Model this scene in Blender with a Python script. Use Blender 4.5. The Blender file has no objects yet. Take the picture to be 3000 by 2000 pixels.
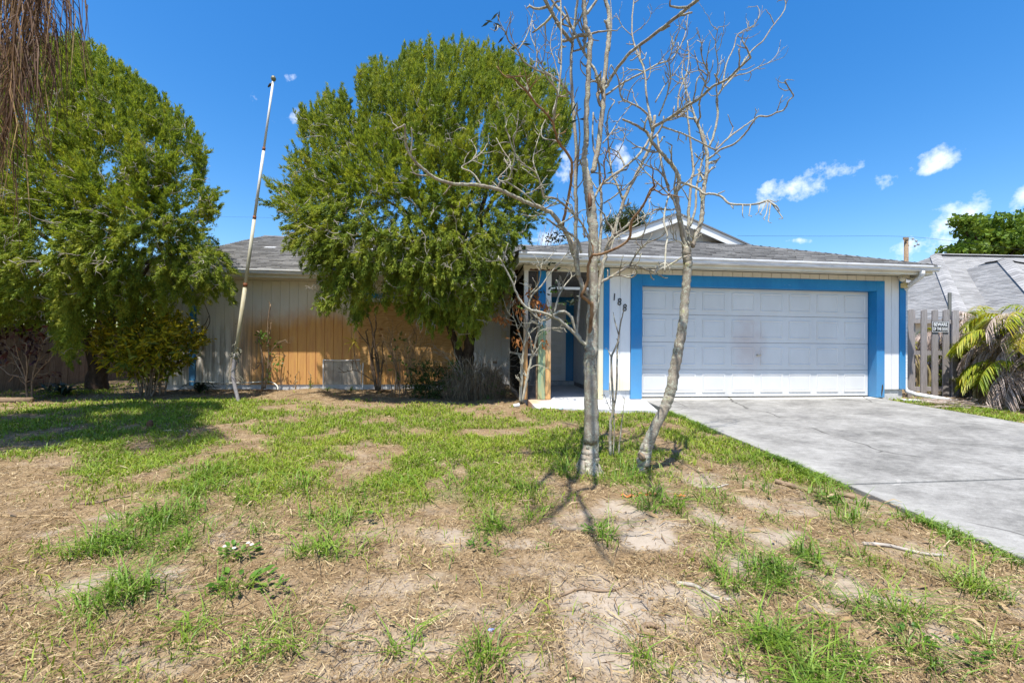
import bpy, bmesh, math, random
import numpy as np
from mathutils import Vector, Matrix
random.seed(7)
rng = np.random.default_rng(11)
S = bpy.context.scene
COL = S.collection

# ------------------------------------------------------------------ camera, sky, sun, exposure
F, YAW, PIT, ROL, U0, V0, Z0 = 1191.65, .1097, .0074, .0087, -3.2638, -7.4633, .9984
CY, SY = math.cos(YAW), math.sin(YAW)
OX = -U0 * CY + V0 * SY
OY = -U0 * SY - V0 * CY            # the house frame: origin at the garage door's lower left corner
SL = .0417                         # fall of the lawn and the drive towards the street

cam = bpy.data.cameras.new('camera')
cam.sensor_width = 36.0
cam.lens = F / 3000 * 36
cam.clip_start = .05
cam.clip_end = 2000
camo = bpy.data.objects.new('camera', cam)
COL.objects.link(camo)
camo.matrix_world = (Matrix.Translation((0, 0, Z0)) @ Matrix.Rotation(math.pi / 2 + PIT, 4, 'X')
                     @ Matrix.Rotation(ROL, 4, 'Z'))
S.camera = camo

# towards the sun: in front of the house, a little to the left, about 71 degrees high
SUN_H = (-.38, -1.0, 2.97)
sunv = Vector((SUN_H[0] * CY - SUN_H[1] * SY, SUN_H[0] * SY + SUN_H[1] * CY, SUN_H[2])).normalized()
sl = bpy.data.lights.new('sun', 'SUN')
sl.energy = 5.0
sl.angle = math.radians(.53)
sl.color = (1.0, .955, .88)
so = bpy.data.objects.new('sun', sl)
COL.objects.link(so)
so.rotation_euler = sunv.to_track_quat('Z', 'Y').to_euler()

S.view_settings.view_transform = 'Standard'
S.view_settings.look = 'None'
S.view_settings.gamma = 1.0
S.view_settings.exposure = 0.76
S.view_settings.use_curve_mapping = False
SKY_STRENGTH = .122

# ------------------------------------------------------------------ pixel of the photograph -> point in the yard
def ray(x, y):
    x -= 1500.; y -= 1000.
    c, s = math.cos(-ROL), math.sin(-ROL)
    x, y = x * c - y * s, x * s + y * c
    X, z = x / F, -y / F
    c, s = math.cos(PIT), math.sin(PIT)
    return np.array([X, c - z * s, s + z * c])
CAM = np.array([0, 0, Z0])
def P(x, y, Y):
    r = ray(x, y)
    return CAM + r * (Y / r[1])
def toh(p):
    dx, dy = p[0] - OX, p[1] - OY
    return np.array([dx * CY + dy * SY, -dx * SY + dy * CY, p[2]])
def tow(u, v, z):
    return np.array([OX + u * CY - v * SY, OY + u * SY + v * CY, z])
def H(x, y, v):
    r = ray(x, y)
    rh = np.array([r[0] * CY + r[1] * SY, -r[0] * SY + r[1] * CY, r[2]])
    ch = toh(CAM)
    return ch + rh * ((v - ch[1]) / rh[1])
def sstep(a, b, x):
    t = np.clip((x - a) / (b - a), 0, 1)
    return t * t * (3 - 2 * t)
def ground_uv(u, v):
    base = SL * np.clip(v, -14, 0)
    left = sstep(-2.3, -3.3, u) * sstep(-.5, 1.2, v)
    return base - .03 - .055 * left
def ground_xy(x, y):
    dx, dy = x - OX, y - OY
    return ground_uv(dx * CY + dy * SY, -dx * SY + dy * CY)
def G(x, y):
    r = ray(x, y)
    g = -.06
    for _ in range(60):
        p = CAM + r * ((g - Z0) / r[2])
        g = float(ground_xy(p[0], p[1]))
    return p

# ------------------------------------------------------------------ value noise
_perm = rng.random(4096)
def vnoise(x, y, z=None):
    z = np.zeros_like(x) if z is None else z
    xi, yi, zi = np.floor(x).astype(int), np.floor(y).astype(int), np.floor(z).astype(int)
    xf, yf, zf = x - xi, y - yi, z - zi
    xf, yf, zf = xf * xf * (3 - 2 * xf), yf * yf * (3 - 2 * yf), zf * zf * (3 - 2 * zf)
    def h(a, b, c):
        return _perm[(a * 73 + b * 1931 + c * 3571) % 4096]
    r = 0
    for dx in (0, 1):
        for dy in (0, 1):
            for dz in (0, 1):
                w = (xf if dx else 1 - xf) * (yf if dy else 1 - yf) * (zf if dz else 1 - zf)
                r = r + w * h(xi + dx, yi + dy, zi + dz)
    return r

# ------------------------------------------------------------------ sky
w = bpy.data.worlds.new('World')
S.world = w
w.use_nodes = True
nt = w.node_tree
nt.nodes.clear()
out = nt.nodes.new('ShaderNodeOutputWorld')
bg = nt.nodes.new('ShaderNodeBackground')
sky = nt.nodes.new('ShaderNodeTexSky')
sky.sky_type = 'NISHITA'
sky.sun_disc = False
sky.sun_elevation = math.asin(sunv.z)
sky.sun_rotation = math.atan2(sunv.x, sunv.y)
sky.altitude = 0
sky.air_density = 1.15
sky.dust_density = .9
sky.ozone_density = 2.6
hs = nt.nodes.new('ShaderNodeHueSaturation')
hs.inputs['Saturation'].default_value = 1.42
hs.inputs['Value'].default_value = 1.08
hs.inputs['Hue'].default_value = .504
nt.links.new(sky.outputs[0], hs.inputs['Color'])
tc = nt.nodes.new('ShaderNodeTexCoord')
def wm(op, a, b=None, c=None):
    n = nt.nodes.new('ShaderNodeMath'); n.operation = op
    for i, q in enumerate((a, b, c)):
        if q is None: continue
        if isinstance(q, (int, float)): n.inputs[i].default_value = q
        else: nt.links.new(q, n.inputs[i])
    return n.outputs[0]
def wdot(vec):
    n = nt.nodes.new('ShaderNodeVectorMath'); n.operation = 'DOT_PRODUCT'
    nt.links.new(tc.outputs['Generated'], n.inputs[0]); n.inputs[1].default_value = vec
    return n.outputs['Value']
cn = nt.nodes.new('ShaderNodeTexNoise')
cn.inputs['Scale'].default_value = 21; cn.inputs['Detail'].default_value = 9; cn.inputs['Roughness'].default_value = .62
nt.links.new(tc.outputs['Generated'], cn.inputs['Vector'])
cmask = None
# clouds: centre and half size in the photograph's pixels, slant, density
for cx, cy, a, b, ang, k in ((2370, 540, 130, 42, .33, 1.0), (2250, 560, 40, 24, .5, .75), (2740, 468, 70, 40, .35, 1.0),
                             (2790, 640, 90, 46, .5, 1.05), (2700, 722, 95, 42, .2, 1.0), (3010, 575, 70, 34, .5, .9),
                             (855, 345, 55, 26, .45, .7), (740, 275, 80, 34, .2, .45), (853, 228, 22, 12, .6, .5),
                             (1800, 465, 55, 40, .3, .8), (1655, 480, 36, 50, 0, .65), (1600, 695, 90, 24, 0, .85),
                             (1790, 650, 60, 32, .1, .8), (2630, 505, 70, 40, .3, .42), (2330, 706, 40, 10, 0, .6)):
    c0 = Vector(ray(cx, cy)).normalized()
    rx = (Vector(ray(cx + 20, cy - 20 * math.tan(ang))).normalized() - c0).normalized()
    up = c0.cross(rx).normalized()
    if up.z < 0: up = -up
    A_, B_ = a / F * c0.y, b / F * c0.y
    x = wm('DIVIDE', wm('SUBTRACT', wdot(rx), c0.dot(rx)), A_)
    y = wm('DIVIDE', wm('SUBTRACT', wdot(up), c0.dot(up)), B_)
    d = wm('ADD', wm('MULTIPLY', x, x), wm('MULTIPLY', y, y))
    front = wm('GREATER_THAN', wdot(c0), .5)
    m = wm('MULTIPLY', wm('MULTIPLY', wm('MAXIMUM', wm('SUBTRACT', 1.0, wm('MULTIPLY', d, .62)), 0.0), front), k)
    cmask = m if cmask is None else wm('MAXIMUM', cmask, m)
val = wm('SUBTRACT', wm('ADD', wm('MULTIPLY', cn.outputs['Fac'], 1.5), wm('MULTIPLY', cmask, .5)), 1.0)
val = wm('MINIMUM', wm('MAXIMUM', wm('MULTIPLY', val, 2.3), 0.0), 1.0)
val = wm('MULTIPLY', val, wm('GREATER_THAN', cmask, .001))
mx = nt.nodes.new('ShaderNodeMixRGB')
nt.links.new(wm('MULTIPLY', val, .93), mx.inputs['Fac'])
nt.links.new(hs.outputs[0], mx.inputs['Color1'])
mx.inputs['Color2'].default_value = (7.2, 7.4, 7.8, 1)
nt.links.new(mx.outputs[0], bg.inputs['Color'])
bg.inputs['Strength'].default_value = SKY_STRENGTH
nt.links.new(bg.outputs[0], out.inputs['Surface'])

# ------------------------------------------------------------------ objects
BASE = {}
def link(o, parent=None):
    COL.objects.link(o)
    if parent is not None: o.parent = parent
    return o
def tag(o, label=None, cat=None, group=None, kind=None):
    if label: o['label'] = label
    if cat: o['category'] = cat
    if group: o['group'] = group
    if kind: o['kind'] = kind
    return o
def thing(name, label, cat, loc=(0, 0, 0), rz=0., group=None):
    o = bpy.data.objects.new(name, None)
    o.location = loc; o.rotation_euler = (0, 0, rz)
    o.empty_display_size = .2
    link(o)
    BASE[o.name] = np.array(loc, float) if rz == 0 else np.zeros(3)
    return tag(o, label, cat, group)
class MB:
    """collects faces; build() links them as ONE mesh object"""
    def __init__(s): s.v = []; s.f = []; s.n = 0
    def add(s, V, Fc):
        V = np.asarray(V, float)
        s.v.append(V); s.f += [tuple(i + s.n for i in q) for q in Fc]; s.n += len(V); return s
    def box(s, a0, a1, b0, b1, c0, c1, M=None):
        V = np.array([(x, y, z) for z in (c0, c1) for y in (b0, b1) for x in (a0, a1)], float)
        if M is not None: V = np.array([M @ Vector(q) for q in V])
        return s.add(V, [(0, 2, 3, 1), (4, 5, 7, 6), (0, 1, 5, 4), (2, 6, 7, 3), (0, 4, 6, 2), (1, 3, 7, 5)])
    def prism(s, poly, axis, a0, a1):
        n = len(poly); V = []
        for a in (a0, a1):
            for p, q in poly:
                V.append((a, p, q) if axis == 0 else (p, a, q) if axis == 1 else (p, q, a))
        fs = [tuple(range(n)), tuple(range(2 * n - 1, n - 1, -1))]
        fs += [(i, i + n, (i + 1) % n + n, (i + 1) % n) for i in range(n)]
        return s.add(V, fs)
    def tube(s, pts, radii, sides=7, smooth=True, cap=True, lump=0.):
        pts = np.asarray(pts, float); n = len(pts)
        radii = np.asarray(radii, float) * np.ones(n)
        t = np.gradient(pts, axis=0); t /= np.linalg.norm(t, axis=1)[:, None] + 1e-12
        a = np.cross(t[0], (0, 0, 1.)); 
        if np.linalg.norm(a) < .2: a = np.cross(t[0], (1., 0, 0))
        V = []
        ang = np.arange(sides) * 2 * np.pi / sides
        for i in range(n):
            a = a - t[i] * a.dot(t[i]); a /= np.linalg.norm(a) + 1e-12
            b = np.cross(t[i], a)
            r = radii[i] * (1 + (lump * (rng.random(sides) - .5) if lump else 0))
            V.append(pts[i] + (np.cos(ang) * r)[:, None] * a + (np.sin(ang) * r)[:, None] * b)
        fs = []
        for i in range(n - 1):
            for j in range(sides):
                k = (j + 1) % sides
                fs.append((i * sides + j, i * sides + k, (i + 1) * sides + k, (i + 1) * sides + j))
        if cap:
            fs.append(tuple(range(sides - 1, -1, -1))); fs.append(tuple(range((n - 1) * sides, n * sides)))
        return s.add(np.concatenate(V), fs)
    def lathe(s, prof, centre, seg=12, axis=2):
        V = []
        for r, h in prof:
            for k in range(seg):
                a = k * 2 * math.pi / seg
                q = [r * math.cos(a), r * math.sin(a), h]
                if axis == 1: q = [q[0], q[2], q[1]]
                if axis == 0: q = [q[2], q[0], q[1]]
                V.append(np.array(centre) + q)
        n = len(prof); fs = []
        for i in range(n - 1):
            for k in range(seg):
                l = (k + 1) % seg
                fs.append((i * seg + k, i * seg + l, (i + 1) * seg + l, (i + 1) * seg + k))
        fs.append(tuple(range(seg - 1, -1, -1))); fs.append(tuple(range((n - 1) * seg, n * seg)))
        return s.add(V, fs)
    def build(s, name, m, parent=None, smooth=False, kind=None):
        V = np.concatenate(s.v) if s.v else np.zeros((0, 3))
        r = parent
        while r is not None and r.parent is not None: r = r.parent
        if r is not None: V = V - BASE.get(r.name, 0)
        me = bpy.data.meshes.new(name)
        me.from_pydata(V.tolist(), [], s.f)
        if smooth: me.polygons.foreach_set('use_smooth', [True] * len(me.polygons))
        me.materials.append(m)
        o = link(bpy.data.objects.new(name, me), parent)
        if kind: o['kind'] = kind
        return o
def fast_mesh(name, V, nper, m, parent=None, kind=None):
    """V: (count, nper, 3) separate faces of nper corners"""
    V = np.asarray(V, np.float32)
    cnt = V.shape[0]
    r = parent
    while r is not None and r.parent is not None: r = r.parent
    V = V.reshape(-1, 3)
    if r is not None: V = V - BASE.get(r.name, np.zeros(3)).astype(np.float32)
    me = bpy.data.meshes.new(name)
    me.vertices.add(len(V)); me.vertices.foreach_set('co', V.ravel())
    me.loops.add(len(V)); me.loops.foreach_set('vertex_index', np.arange(len(V), dtype=np.int32))
    me.polygons.add(cnt)
    me.polygons.foreach_set('loop_start', np.arange(0, len(V), nper, dtype=np.int32))
    me.polygons.foreach_set('loop_total', np.full(cnt, nper, dtype=np.int32))
    me.update(calc_edges=True)
    me.materials.append(m)
    o = link(bpy.data.objects.new(name, me), parent)
    if kind: o['kind'] = kind
    return o
def grid_mesh(name, V, quads, m, parent=None, kind=None):
    """V (n,3), quads (k,4)"""
    r = parent
    while r is not None and r.parent is not None: r = r.parent
    V = np.asarray(V, np.float32)
    if r is not None: V = V - BASE.get(r.name, np.zeros(3)).astype(np.float32)
    me = bpy.data.meshes.new(name)
    me.vertices.add(len(V)); me.vertices.foreach_set('co', V.ravel())
    q = np.asarray(quads, np.int32)
    me.loops.add(q.size); me.loops.foreach_set('vertex_index', q.ravel())
    me.polygons.add(len(q))
    me.polygons.foreach_set('loop_start', np.arange(0, q.size, 4, dtype=np.int32))
    me.polygons.foreach_set('loop_total', np.full(len(q), 4, dtype=np.int32))
    me.update(calc_edges=True)
    me.materials.append(m)
    o = link(bpy.data.objects.new(name, me), parent)
    if kind: o['kind'] = kind
    return o
def spline(pts, n=6):
    pts = np.asarray(pts, float)
    if len(pts) < 3: 
        t = np.linspace(0, 1, n + 1)[:, None]
        return pts[0] * (1 - t) + pts[-1] * t
    Q = np.vstack([2 * pts[0] - pts[1], pts, 2 * pts[-1] - pts[-2]])
    o = []
    for i in range(1, len(Q) - 2):
        p0, p1, p2, p3 = Q[i - 1:i + 3]
        for k in range(n):
            t = k / n
            o.append(.5 * (2 * p1 + (p2 - p0) * t + (2 * p0 - 5 * p1 + 4 * p2 - p3) * t * t + (3 * p1 - p0 - 3 * p2 + p3) * t ** 3))
    o.append(Q[-2])
    return np.array(o)

# ------------------------------------------------------------------ materials
class NT:
    def __init__(s, name):
        s.m = bpy.data.materials.new(name); s.m.use_nodes = True
        s.t = s.m.node_tree; s.b = s.t.nodes['Principled BSDF']; s.o = s.t.nodes['Material Output']
        s.geo = s.t.nodes.new('ShaderNodeNewGeometry')
    def put(s, sock, v):
        if hasattr(v, 'is_output'): s.t.links.new(v, sock)
        elif isinstance(v, (tuple, list)) and len(v) == 3 and sock.type == 'RGBA': sock.default_value = (*v, 1)
        else: sock.default_value = v
    def math(s, op, a, b=0., clamp=False):
        n = s.t.nodes.new('ShaderNodeMath'); n.operation = op; n.use_clamp = clamp
        s.put(n.inputs[0], a); s.put(n.inputs[1], b); return n.outputs[0]
    def vec(s, v, scale):
        n = s.t.nodes.new('ShaderNodeMapping'); s.put(n.inputs['Vector'], v); n.inputs['Scale'].default_value = scale
        return n.outputs[0]
    def pos(s): return s.geo.outputs['Position']
    def objc(s, ob=None):
        n = s.t.nodes.new('ShaderNodeTexCoord'); n.object = ob; return n.outputs['Object']
    def noise(s, v, scale, detail=4., rough=.55, dist=0.):
        n = s.t.nodes.new('ShaderNodeTexNoise'); s.put(n.inputs['Vector'], v)
        n.inputs['Scale'].default_value = scale; n.inputs['Detail'].default_value = detail
        n.inputs['Roughness'].default_value = rough; n.inputs['Distortion'].default_value = dist
        return n.outputs['Fac']
    def voro(s, v, scale):
        n = s.t.nodes.new('ShaderNodeTexVoronoi'); s.put(n.inputs['Vector'], v); n.inputs['Scale'].default_value = scale
        return n.outputs['Distance']
    def ramp(s, f, stops):
        n = s.t.nodes.new('ShaderNodeValToRGB'); s.put(n.inputs[0], f)
        e = n.color_ramp.elements
        while len(e) < len(stops): e.new(.5)
        for q, (p, c) in zip(e, stops):
            q.position = p; q.color = (*c, 1) if isinstance(c, tuple) else (c, c, c, 1)
        return n.outputs[0]
    def mix(s, f, a, b, mode='MIX'):
        n = s.t.nodes.new('ShaderNodeMixRGB'); n.blend_type = mode
        s.put(n.inputs['Fac'], f); s.put(n.inputs['Color1'], a); s.put(n.inputs['Color2'], b); return n.outputs[0]
    def step(s, x, a, b):
        n = s.t.nodes.new('ShaderNodeMapRange'); n.interpolation_type = 'SMOOTHSTEP'
        s.put(n.inputs[0], x); n.inputs[1].default_value = a; n.inputs[2].default_value = b
        return n.outputs[0]
    def sep(s, v):
        n = s.t.nodes.new('ShaderNodeSeparateXYZ'); s.put(n.inputs[0], v); return n.outputs
    def bump(s, h, strength=.3, dist=.01):
        n = s.t.nodes.new('ShaderNodeBump'); s.put(n.inputs['Height'], h)
        n.inputs['Strength'].default_value = strength; n.inputs['Distance'].default_value = dist
        s.t.links.new(n.outputs[0], s.b.inputs['Normal'])
    def fin(s, col, rough=.7, spec=.3, metal=0.):
        s.put(s.b.inputs['Base Color'], col); s.put(s.b.inputs['Roughness'], rough)
        s.b.inputs['Specular IOR Level'].default_value = spec; s.b.inputs['Metallic'].default_value = metal
        return s.m
def simple(name, c, var=.25, scale=6., rough=.7, spec=.3, bump=0., bscale=60., vs=(1, 1, 1), metal=0.):
    n = NT(name)
    v = n.vec(n.pos(), vs)
    f = n.noise(v, scale, 6, .6)
    lo = tuple(q * (1 - var) for q in c); hi = tuple(min(q * (1 + var), .95) for q in c)
    if bump: n.bump(n.noise(v, bscale, 5, .6), bump, .01)
    return n.fin(n.ramp(f, [(.3, lo), (.7, hi)]), rough, spec, metal)
def leafmat(name, stops, trans=.3, rough=.55, pscale=1.3, pw=.5, spec=.25):
    n = NT(name)
    f = n.math('ADD', n.math('MULTIPLY', n.geo.outputs['Random Per Island'], 1 - pw), n.math('MULTIPLY', n.math('SUBTRACT', n.math('MULTIPLY', n.noise(n.pos(), pscale, 3), 2.), .5), pw), True)
    c = n.ramp(f, stops)
    n.fin(c, rough, spec)
    tr = n.t.nodes.new('ShaderNodeBsdfTranslucent'); n.put(tr.inputs['Color'], n.mix(1., c, (1., 1., .55), 'MULTIPLY'))
    ms = n.t.nodes.new('ShaderNodeMixShader'); ms.inputs[0].default_value = trans
    n.t.links.new(n.b.outputs[0], ms.inputs[1]); n.t.links.new(tr.outputs[0], ms.inputs[2])
    n.t.links.new(ms.outputs[0], n.o.inputs['Surface'])
    return n.m

HOUSE = thing('house', 'white single storey house with blue trim, grey shingle roof and two car garage door', 'house', (OX, OY, 0), YAW)

def paint_wall(name, base, stain):
    n = NT(name)
    o = n.objc(HOUSE); X = n.sep(o)
    f = n.noise(n.vec(o, (2.5, 2.5, .5)), 2., 6, .65)
    c = n.mix(n.math('MULTIPLY', n.step(f, .5, .75), .3), base, (.42, .39, .33))
    wob = n.math('MULTIPLY', n.math('SUBTRACT', n.noise(n.vec(o, (1.2, 1, .6)), 1.4, 5, .6), .5), 1.1)
    if stain == 'sprinkler':
        zz = n.math('ADD', X[2], wob)
        s1 = n.math('MULTIPLY', n.step(zz, 2.0, 1.25), n.step(n.math('ADD', X[0], n.math('MULTIPLY', wob, .7)), -8.9, -8.1))
        s1 = n.math('MULTIPLY', s1, n.step(X[0], -3.1, -3.7))
        s1 = n.math('MULTIPLY', s1, n.math('SUBTRACT', 1., n.math('MULTIPLY', n.step(n.noise(n.vec(o, (1.3, 1, .8)), .9, 3), .6, .75), .35)))
        c = n.mix(n.math('MULTIPLY', s1, .95), c, n.ramp(n.noise(n.vec(o, (9, 1, .8)), 2., 5), [(.3, (.5, .175, .012)), (.7, (.68, .33, .035))]))
        g1 = n.math('MULTIPLY', n.step(zz, 1.9, .9), n.step(X[0], -7.4, -8.4))
        c = n.mix(n.math('MULTIPLY', g1, n.math('MULTIPLY', n.step(n.noise(n.vec(o, (7, 1, .35)), 2., 6, .7), .38, .62), .8)), c, (.16, .12, .085))
        wash = n.math('MULTIPLY', n.step(X[0], -2.9, -3.6), .18)
        c = n.mix(wash, c, (.5, .43, .3))
        sq = n.math('MULTIPLY', n.math('MULTIPLY', n.step(X[0], -6.64, -6.61), n.step(X[0], -5.76, -5.79)), n.step(X[2], .58, .56))
        c = n.mix(n.math('MULTIPLY', sq, .85), c, n.ramp(n.noise(o, 3.2, 6, .7), [(.35, (.34, .31, .26)), (.65, (.6, .56, .48))]))
    elif stain == 'low':
        c = n.mix(n.math('MULTIPLY', n.math('MULTIPLY', n.step(n.math('ADD', X[2], wob), .7, .1), n.step(X[0], 1., -.5)), .55), c, (.7, .55, .27))
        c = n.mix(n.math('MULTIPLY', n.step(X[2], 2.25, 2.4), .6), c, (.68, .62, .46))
    elif stain == 'rust':
        c = n.mix(n.math('MULTIPLY', n.step(n.math('ADD', X[2], wob), 1.75, .75), .9), c, n.ramp(n.noise(n.vec(o, (14, 14, .7)), 2., 6), [(.3, (.42, .17, .03)), (.7, (.68, .42, .12))]))
    nails = n.step(n.voro(n.vec(o, (1, .001, 1)), 2.1), .035, .02)
    c = n.mix(n.math('MULTIPLY', nails, .6), c, (.12, .09, .07))
    n.bump(n.noise(n.vec(o, (1.5, 1.5, 45)), 6., 4, .6), .12, .004)
    return n.fin(c, .62, .3)
W_MAIN = paint_wall('siding_paint_stained', (.76, .745, .69), 'sprinkler')
W_GAR = paint_wall('siding_paint_white', (.76, .76, .76), 'low')
W_RUST = paint_wall('porch_post_paint', (.74, .73, .7), 'rust')
W_GREY = paint_wall('siding_paint_grey', (.7, .71, .72), '')

def blue_paint(name, wash=False):
    n = NT(name); o = n.objc(HOUSE); X = n.sep(o)
    f = n.noise(n.vec(o, (1, 1, .6)), 2.2, 6, .7)
    c = n.ramp(f, [(.35, (.003, .165, .42)), (.62, (.01, .22, .5)), (.82, (.1, .34, .58))])
    sp = n.step(n.noise(o, 26., 4, .7), .66, .72)
    c = n.mix(n.math('MULTIPLY', sp, .35), c, (.5, .55, .58))
    lit_fade = n.math('MULTIPLY', n.step(n.math('ADD', X[2], n.math('MULTIPLY', n.math('SUBTRACT', f, .5), 1.2)), 1.5, .2), .3)  # paler towards the foot: faded paint, plus sunlight put into the colour
    c = n.mix(lit_fade, c, (.3, .5, .66))
    if wash:
        wf = n.math('ADD', X[2], n.math('MULTIPLY', n.math('SUBTRACT', n.noise(n.vec(o, (9, 9, .9)), 2., 5, .65), .5), .9))
        c = n.mix(n.step(wf, 1.5, 1.25), c, n.ramp(n.noise(n.vec(o, (22, 22, .8)), 2., 6, .7), [(.3, (.1, .24, .2)), (.5, (.3, .38, .22)), (.7, (.48, .33, .1))]))
    n.bump(n.noise(n.vec(o, (1, 1, 30)), 5., 4), .08, .003)
    return n.fin(c, .5, .35)
BLUE = blue_paint('blue_trim_paint')
BLUEW = blue_paint('blue_trim_washed', True)
WHITE = simple('white_paint', (.74, .74, .72), .1, 3., .5, .35, .05, 40)
CREAM = simple('cream_fascia', (.66, .63, .53), .12, 2.5, .55, .3)
def gutter_mat():
    n = NT('gutter_aluminium'); o = n.objc(HOUSE)
    f = n.noise(n.vec(o, (1.1, 8, 12)), 2.3, 8, .72)
    c = n.ramp(f, [(.28, (.34, .35, .38)), (.46, (.62, .62, .62)), (.6, (.78, .78, .77))])
    return n.fin(c, .45, .4)
GUTTER = gutter_mat()
def door_mat():
    n = NT('garage_door_paint'); o = n.objc(HOUSE); X = n.sep(o)
    c = n.ramp(n.noise(n.vec(o, (1, 1, .6)), 1.5, 6, .6), [(.3, (.62, .615, .6)), (.7, (.71, .705, .69))])
    dx = n.math('DIVIDE', n.math('SUBTRACT', X[0], 2.25), .42); dz = n.math('DIVIDE', n.math('SUBTRACT', X[2], 1.05), .7)
    d = n.math('ADD', n.math('ADD', n.math('MULTIPLY', dx, dx), n.math('MULTIPLY', dz, dz)), n.math('MULTIPLY', n.math('SUBTRACT', n.noise(o, 4., 6, .65), .5), 1.3))
    c = n.mix(n.math('MULTIPLY', n.step(d, 1.15, -.2), .36), c, (.46, .29, .24))
    c = n.mix(n.math('MULTIPLY', n.step(n.math('ADD', X[2], n.math('MULTIPLY', n.noise(n.vec(o, (4, 1, 1)), 3., 5), .25)), .3, .1), .35), c, (.42, .38, .33))
    c = n.mix(n.math('MULTIPLY', n.step(n.noise(n.vec(o, (3, 3, 3)), 5., 8, .75), .62, .75), .12), c, (.35, .33, .3))
    return n.fin(c, .42, .4)
DOOR = door_mat()
def shingle_mat(name, a, b, c3):
    n = NT(name)
    r = n.geo.outputs['Random Per Island']
    f = n.math('ADD', n.math('MULTIPLY', r, .55), n.math('MULTIPLY', n.noise(n.pos(), .9, 5, .65), .5))
    c = n.ramp(f, [(.2, a), (.5, b), (.85, c3)])
    g = n.noise(n.pos(), 160., 2, .5)
    c = n.mix(.35, c, n.ramp(g, [(.35, .08), (.65, .42)]), 'OVERLAY')
    n.bump(g, .3, .004)
    return n.fin(c, .9, .15)
SHING = shingle_mat('grey_shingle', (.105, .104, .104), (.185, .183, .182), (.29, .285, .28))
SHING2 = shingle_mat('pale_shingle', (.25, .245, .24), (.34, .335, .325), (.43, .42, .41))
def concrete(name, dark, mid, lite, drive=False):
    n = NT(name); o = n.objc(HOUSE); X = n.sep(o)
    f1 = n.noise(n.vec(o, (.8, 1.15, 1)), 1.5, 9, .72)
    f2 = n.noise(n.vec(o, (1.8, 3., 1)), 5., 9, .78)
    f = n.math('ADD', n.math('MULTIPLY', f1, .6), n.math('MULTIPLY', f2, .4))
    c = n.ramp(f, [(.38, dark), (.48, mid), (.6, lite)])
    g = n.noise(o, 130., 3, .6)
    c = n.mix(.25, c, n.ramp(g, [(.3, .1), (.7, .75)]), 'OVERLAY')
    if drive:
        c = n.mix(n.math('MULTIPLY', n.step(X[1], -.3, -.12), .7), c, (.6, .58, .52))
        tyre = n.math('MULTIPLY', n.step(n.noise(n.vec(o, (2.6, .35, 1)), 1.3, 4), .56, .7), .35)
        c = n.mix(tyre, c, (.16, .155, .15))
        sp = n.step(n.noise(n.vec(o, (1, 2.6, 1)), 2.6, 3, .6, 1.5), .69, .74)
        c = n.mix(n.math('MULTIPLY', sp, .4), c, (.42, .4, .37))
        oil = n.step(n.voro(n.vec(o, (1, .8, 1)), .55), .12, .03)
        c = n.mix(n.math('MULTIPLY', oil, .55), c, (.06, .055, .05))
        cd = n.t.nodes.new('ShaderNodeTexVoronoi'); cd.feature = 'DISTANCE_TO_EDGE'; cd.inputs['Scale'].default_value = .42
        wv = n.t.nodes.new('ShaderNodeMixRGB'); wv.inputs[0].default_value = .12; n.put(wv.inputs[1], o); nz = n.t.nodes.new('ShaderNodeTexNoise'); nz.inputs['Scale'].default_value = 3.; n.put(nz.inputs['Vector'], o); n.put(wv.inputs[2], nz.outputs['Color']); n.put(cd.inputs['Vector'], wv.outputs[0])
        ck = n.math('MULTIPLY', n.step(cd.outputs['Distance'], .006, .002), n.step(n.noise(o, .8, 3), .5, .56))
        c = n.mix(n.math('MULTIPLY', ck, .75), c, (.05, .047, .042))
        edge = n.step(X[0], .45, .0)
        c = n.mix(n.math('MULTIPLY', edge, .3), c, (.4, .39, .36))
    n.bump(g, .15, .004)
    return n.fin(c, .85, .2)
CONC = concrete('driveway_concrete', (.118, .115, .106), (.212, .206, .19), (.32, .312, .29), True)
CONCW = concrete('walk_concrete', (.36, .37, .39), (.55, .55, .55), (.66, .65, .63))
def walk_mat():
    n = NT('walk_stained'); o = n.objc(HOUSE); X = n.sep(o)
    c = n.ramp(n.noise(o, 3., 8, .7), [(.35, (.42, .43, .45)), (.6, (.62, .62, .62))])
    s_ = n.math('MULTIPLY', n.step(n.math('ADD', X[0], n.math('MULTIPLY', n.noise(o, 3., 4), .7)), -1.1, -1.9), n.step(X[1], -.75, -.4))
    c = n.mix(n.math('MULTIPLY', s_, .8), c, (.5, .27, .12))
    n.bump(n.noise(o, 120., 3), .15, .004)
    return n.fin(c, .85, .2)
WALK = walk_mat()
def wood(name, cols, vs, scale=3., rough=.85, ob=None, bumpk=.25):
    n = NT(name); o = n.objc(ob) if ob else n.pos()
    v = n.vec(o, vs)
    f = n.noise(v, scale, 8, .7, .4)
    c = n.ramp(f, [(.28, cols[0]), (.5, cols[1]), (.72, cols[2])])
    r = n.geo.outputs['Random Per Island']
    oi = n.t.nodes.new('ShaderNodeObjectInfo')
    c = n.mix(n.math('MULTIPLY', oi.outputs['Random'], .35), c, cols[0])
    n.bump(f, bumpk, .006)
    return n.fin(c, rough, .15)
GREYWOOD = wood('weathered_grey_wood', ((.14, .125, .12), (.33, .3, .29), (.5, .46, .45)), (28, 28, 1.6))
FENCEW = wood('brown_fence_wood', ((.1, .065, .045), (.22, .155, .11), (.32, .25, .19)), (30, 30, 1.5))
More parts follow.
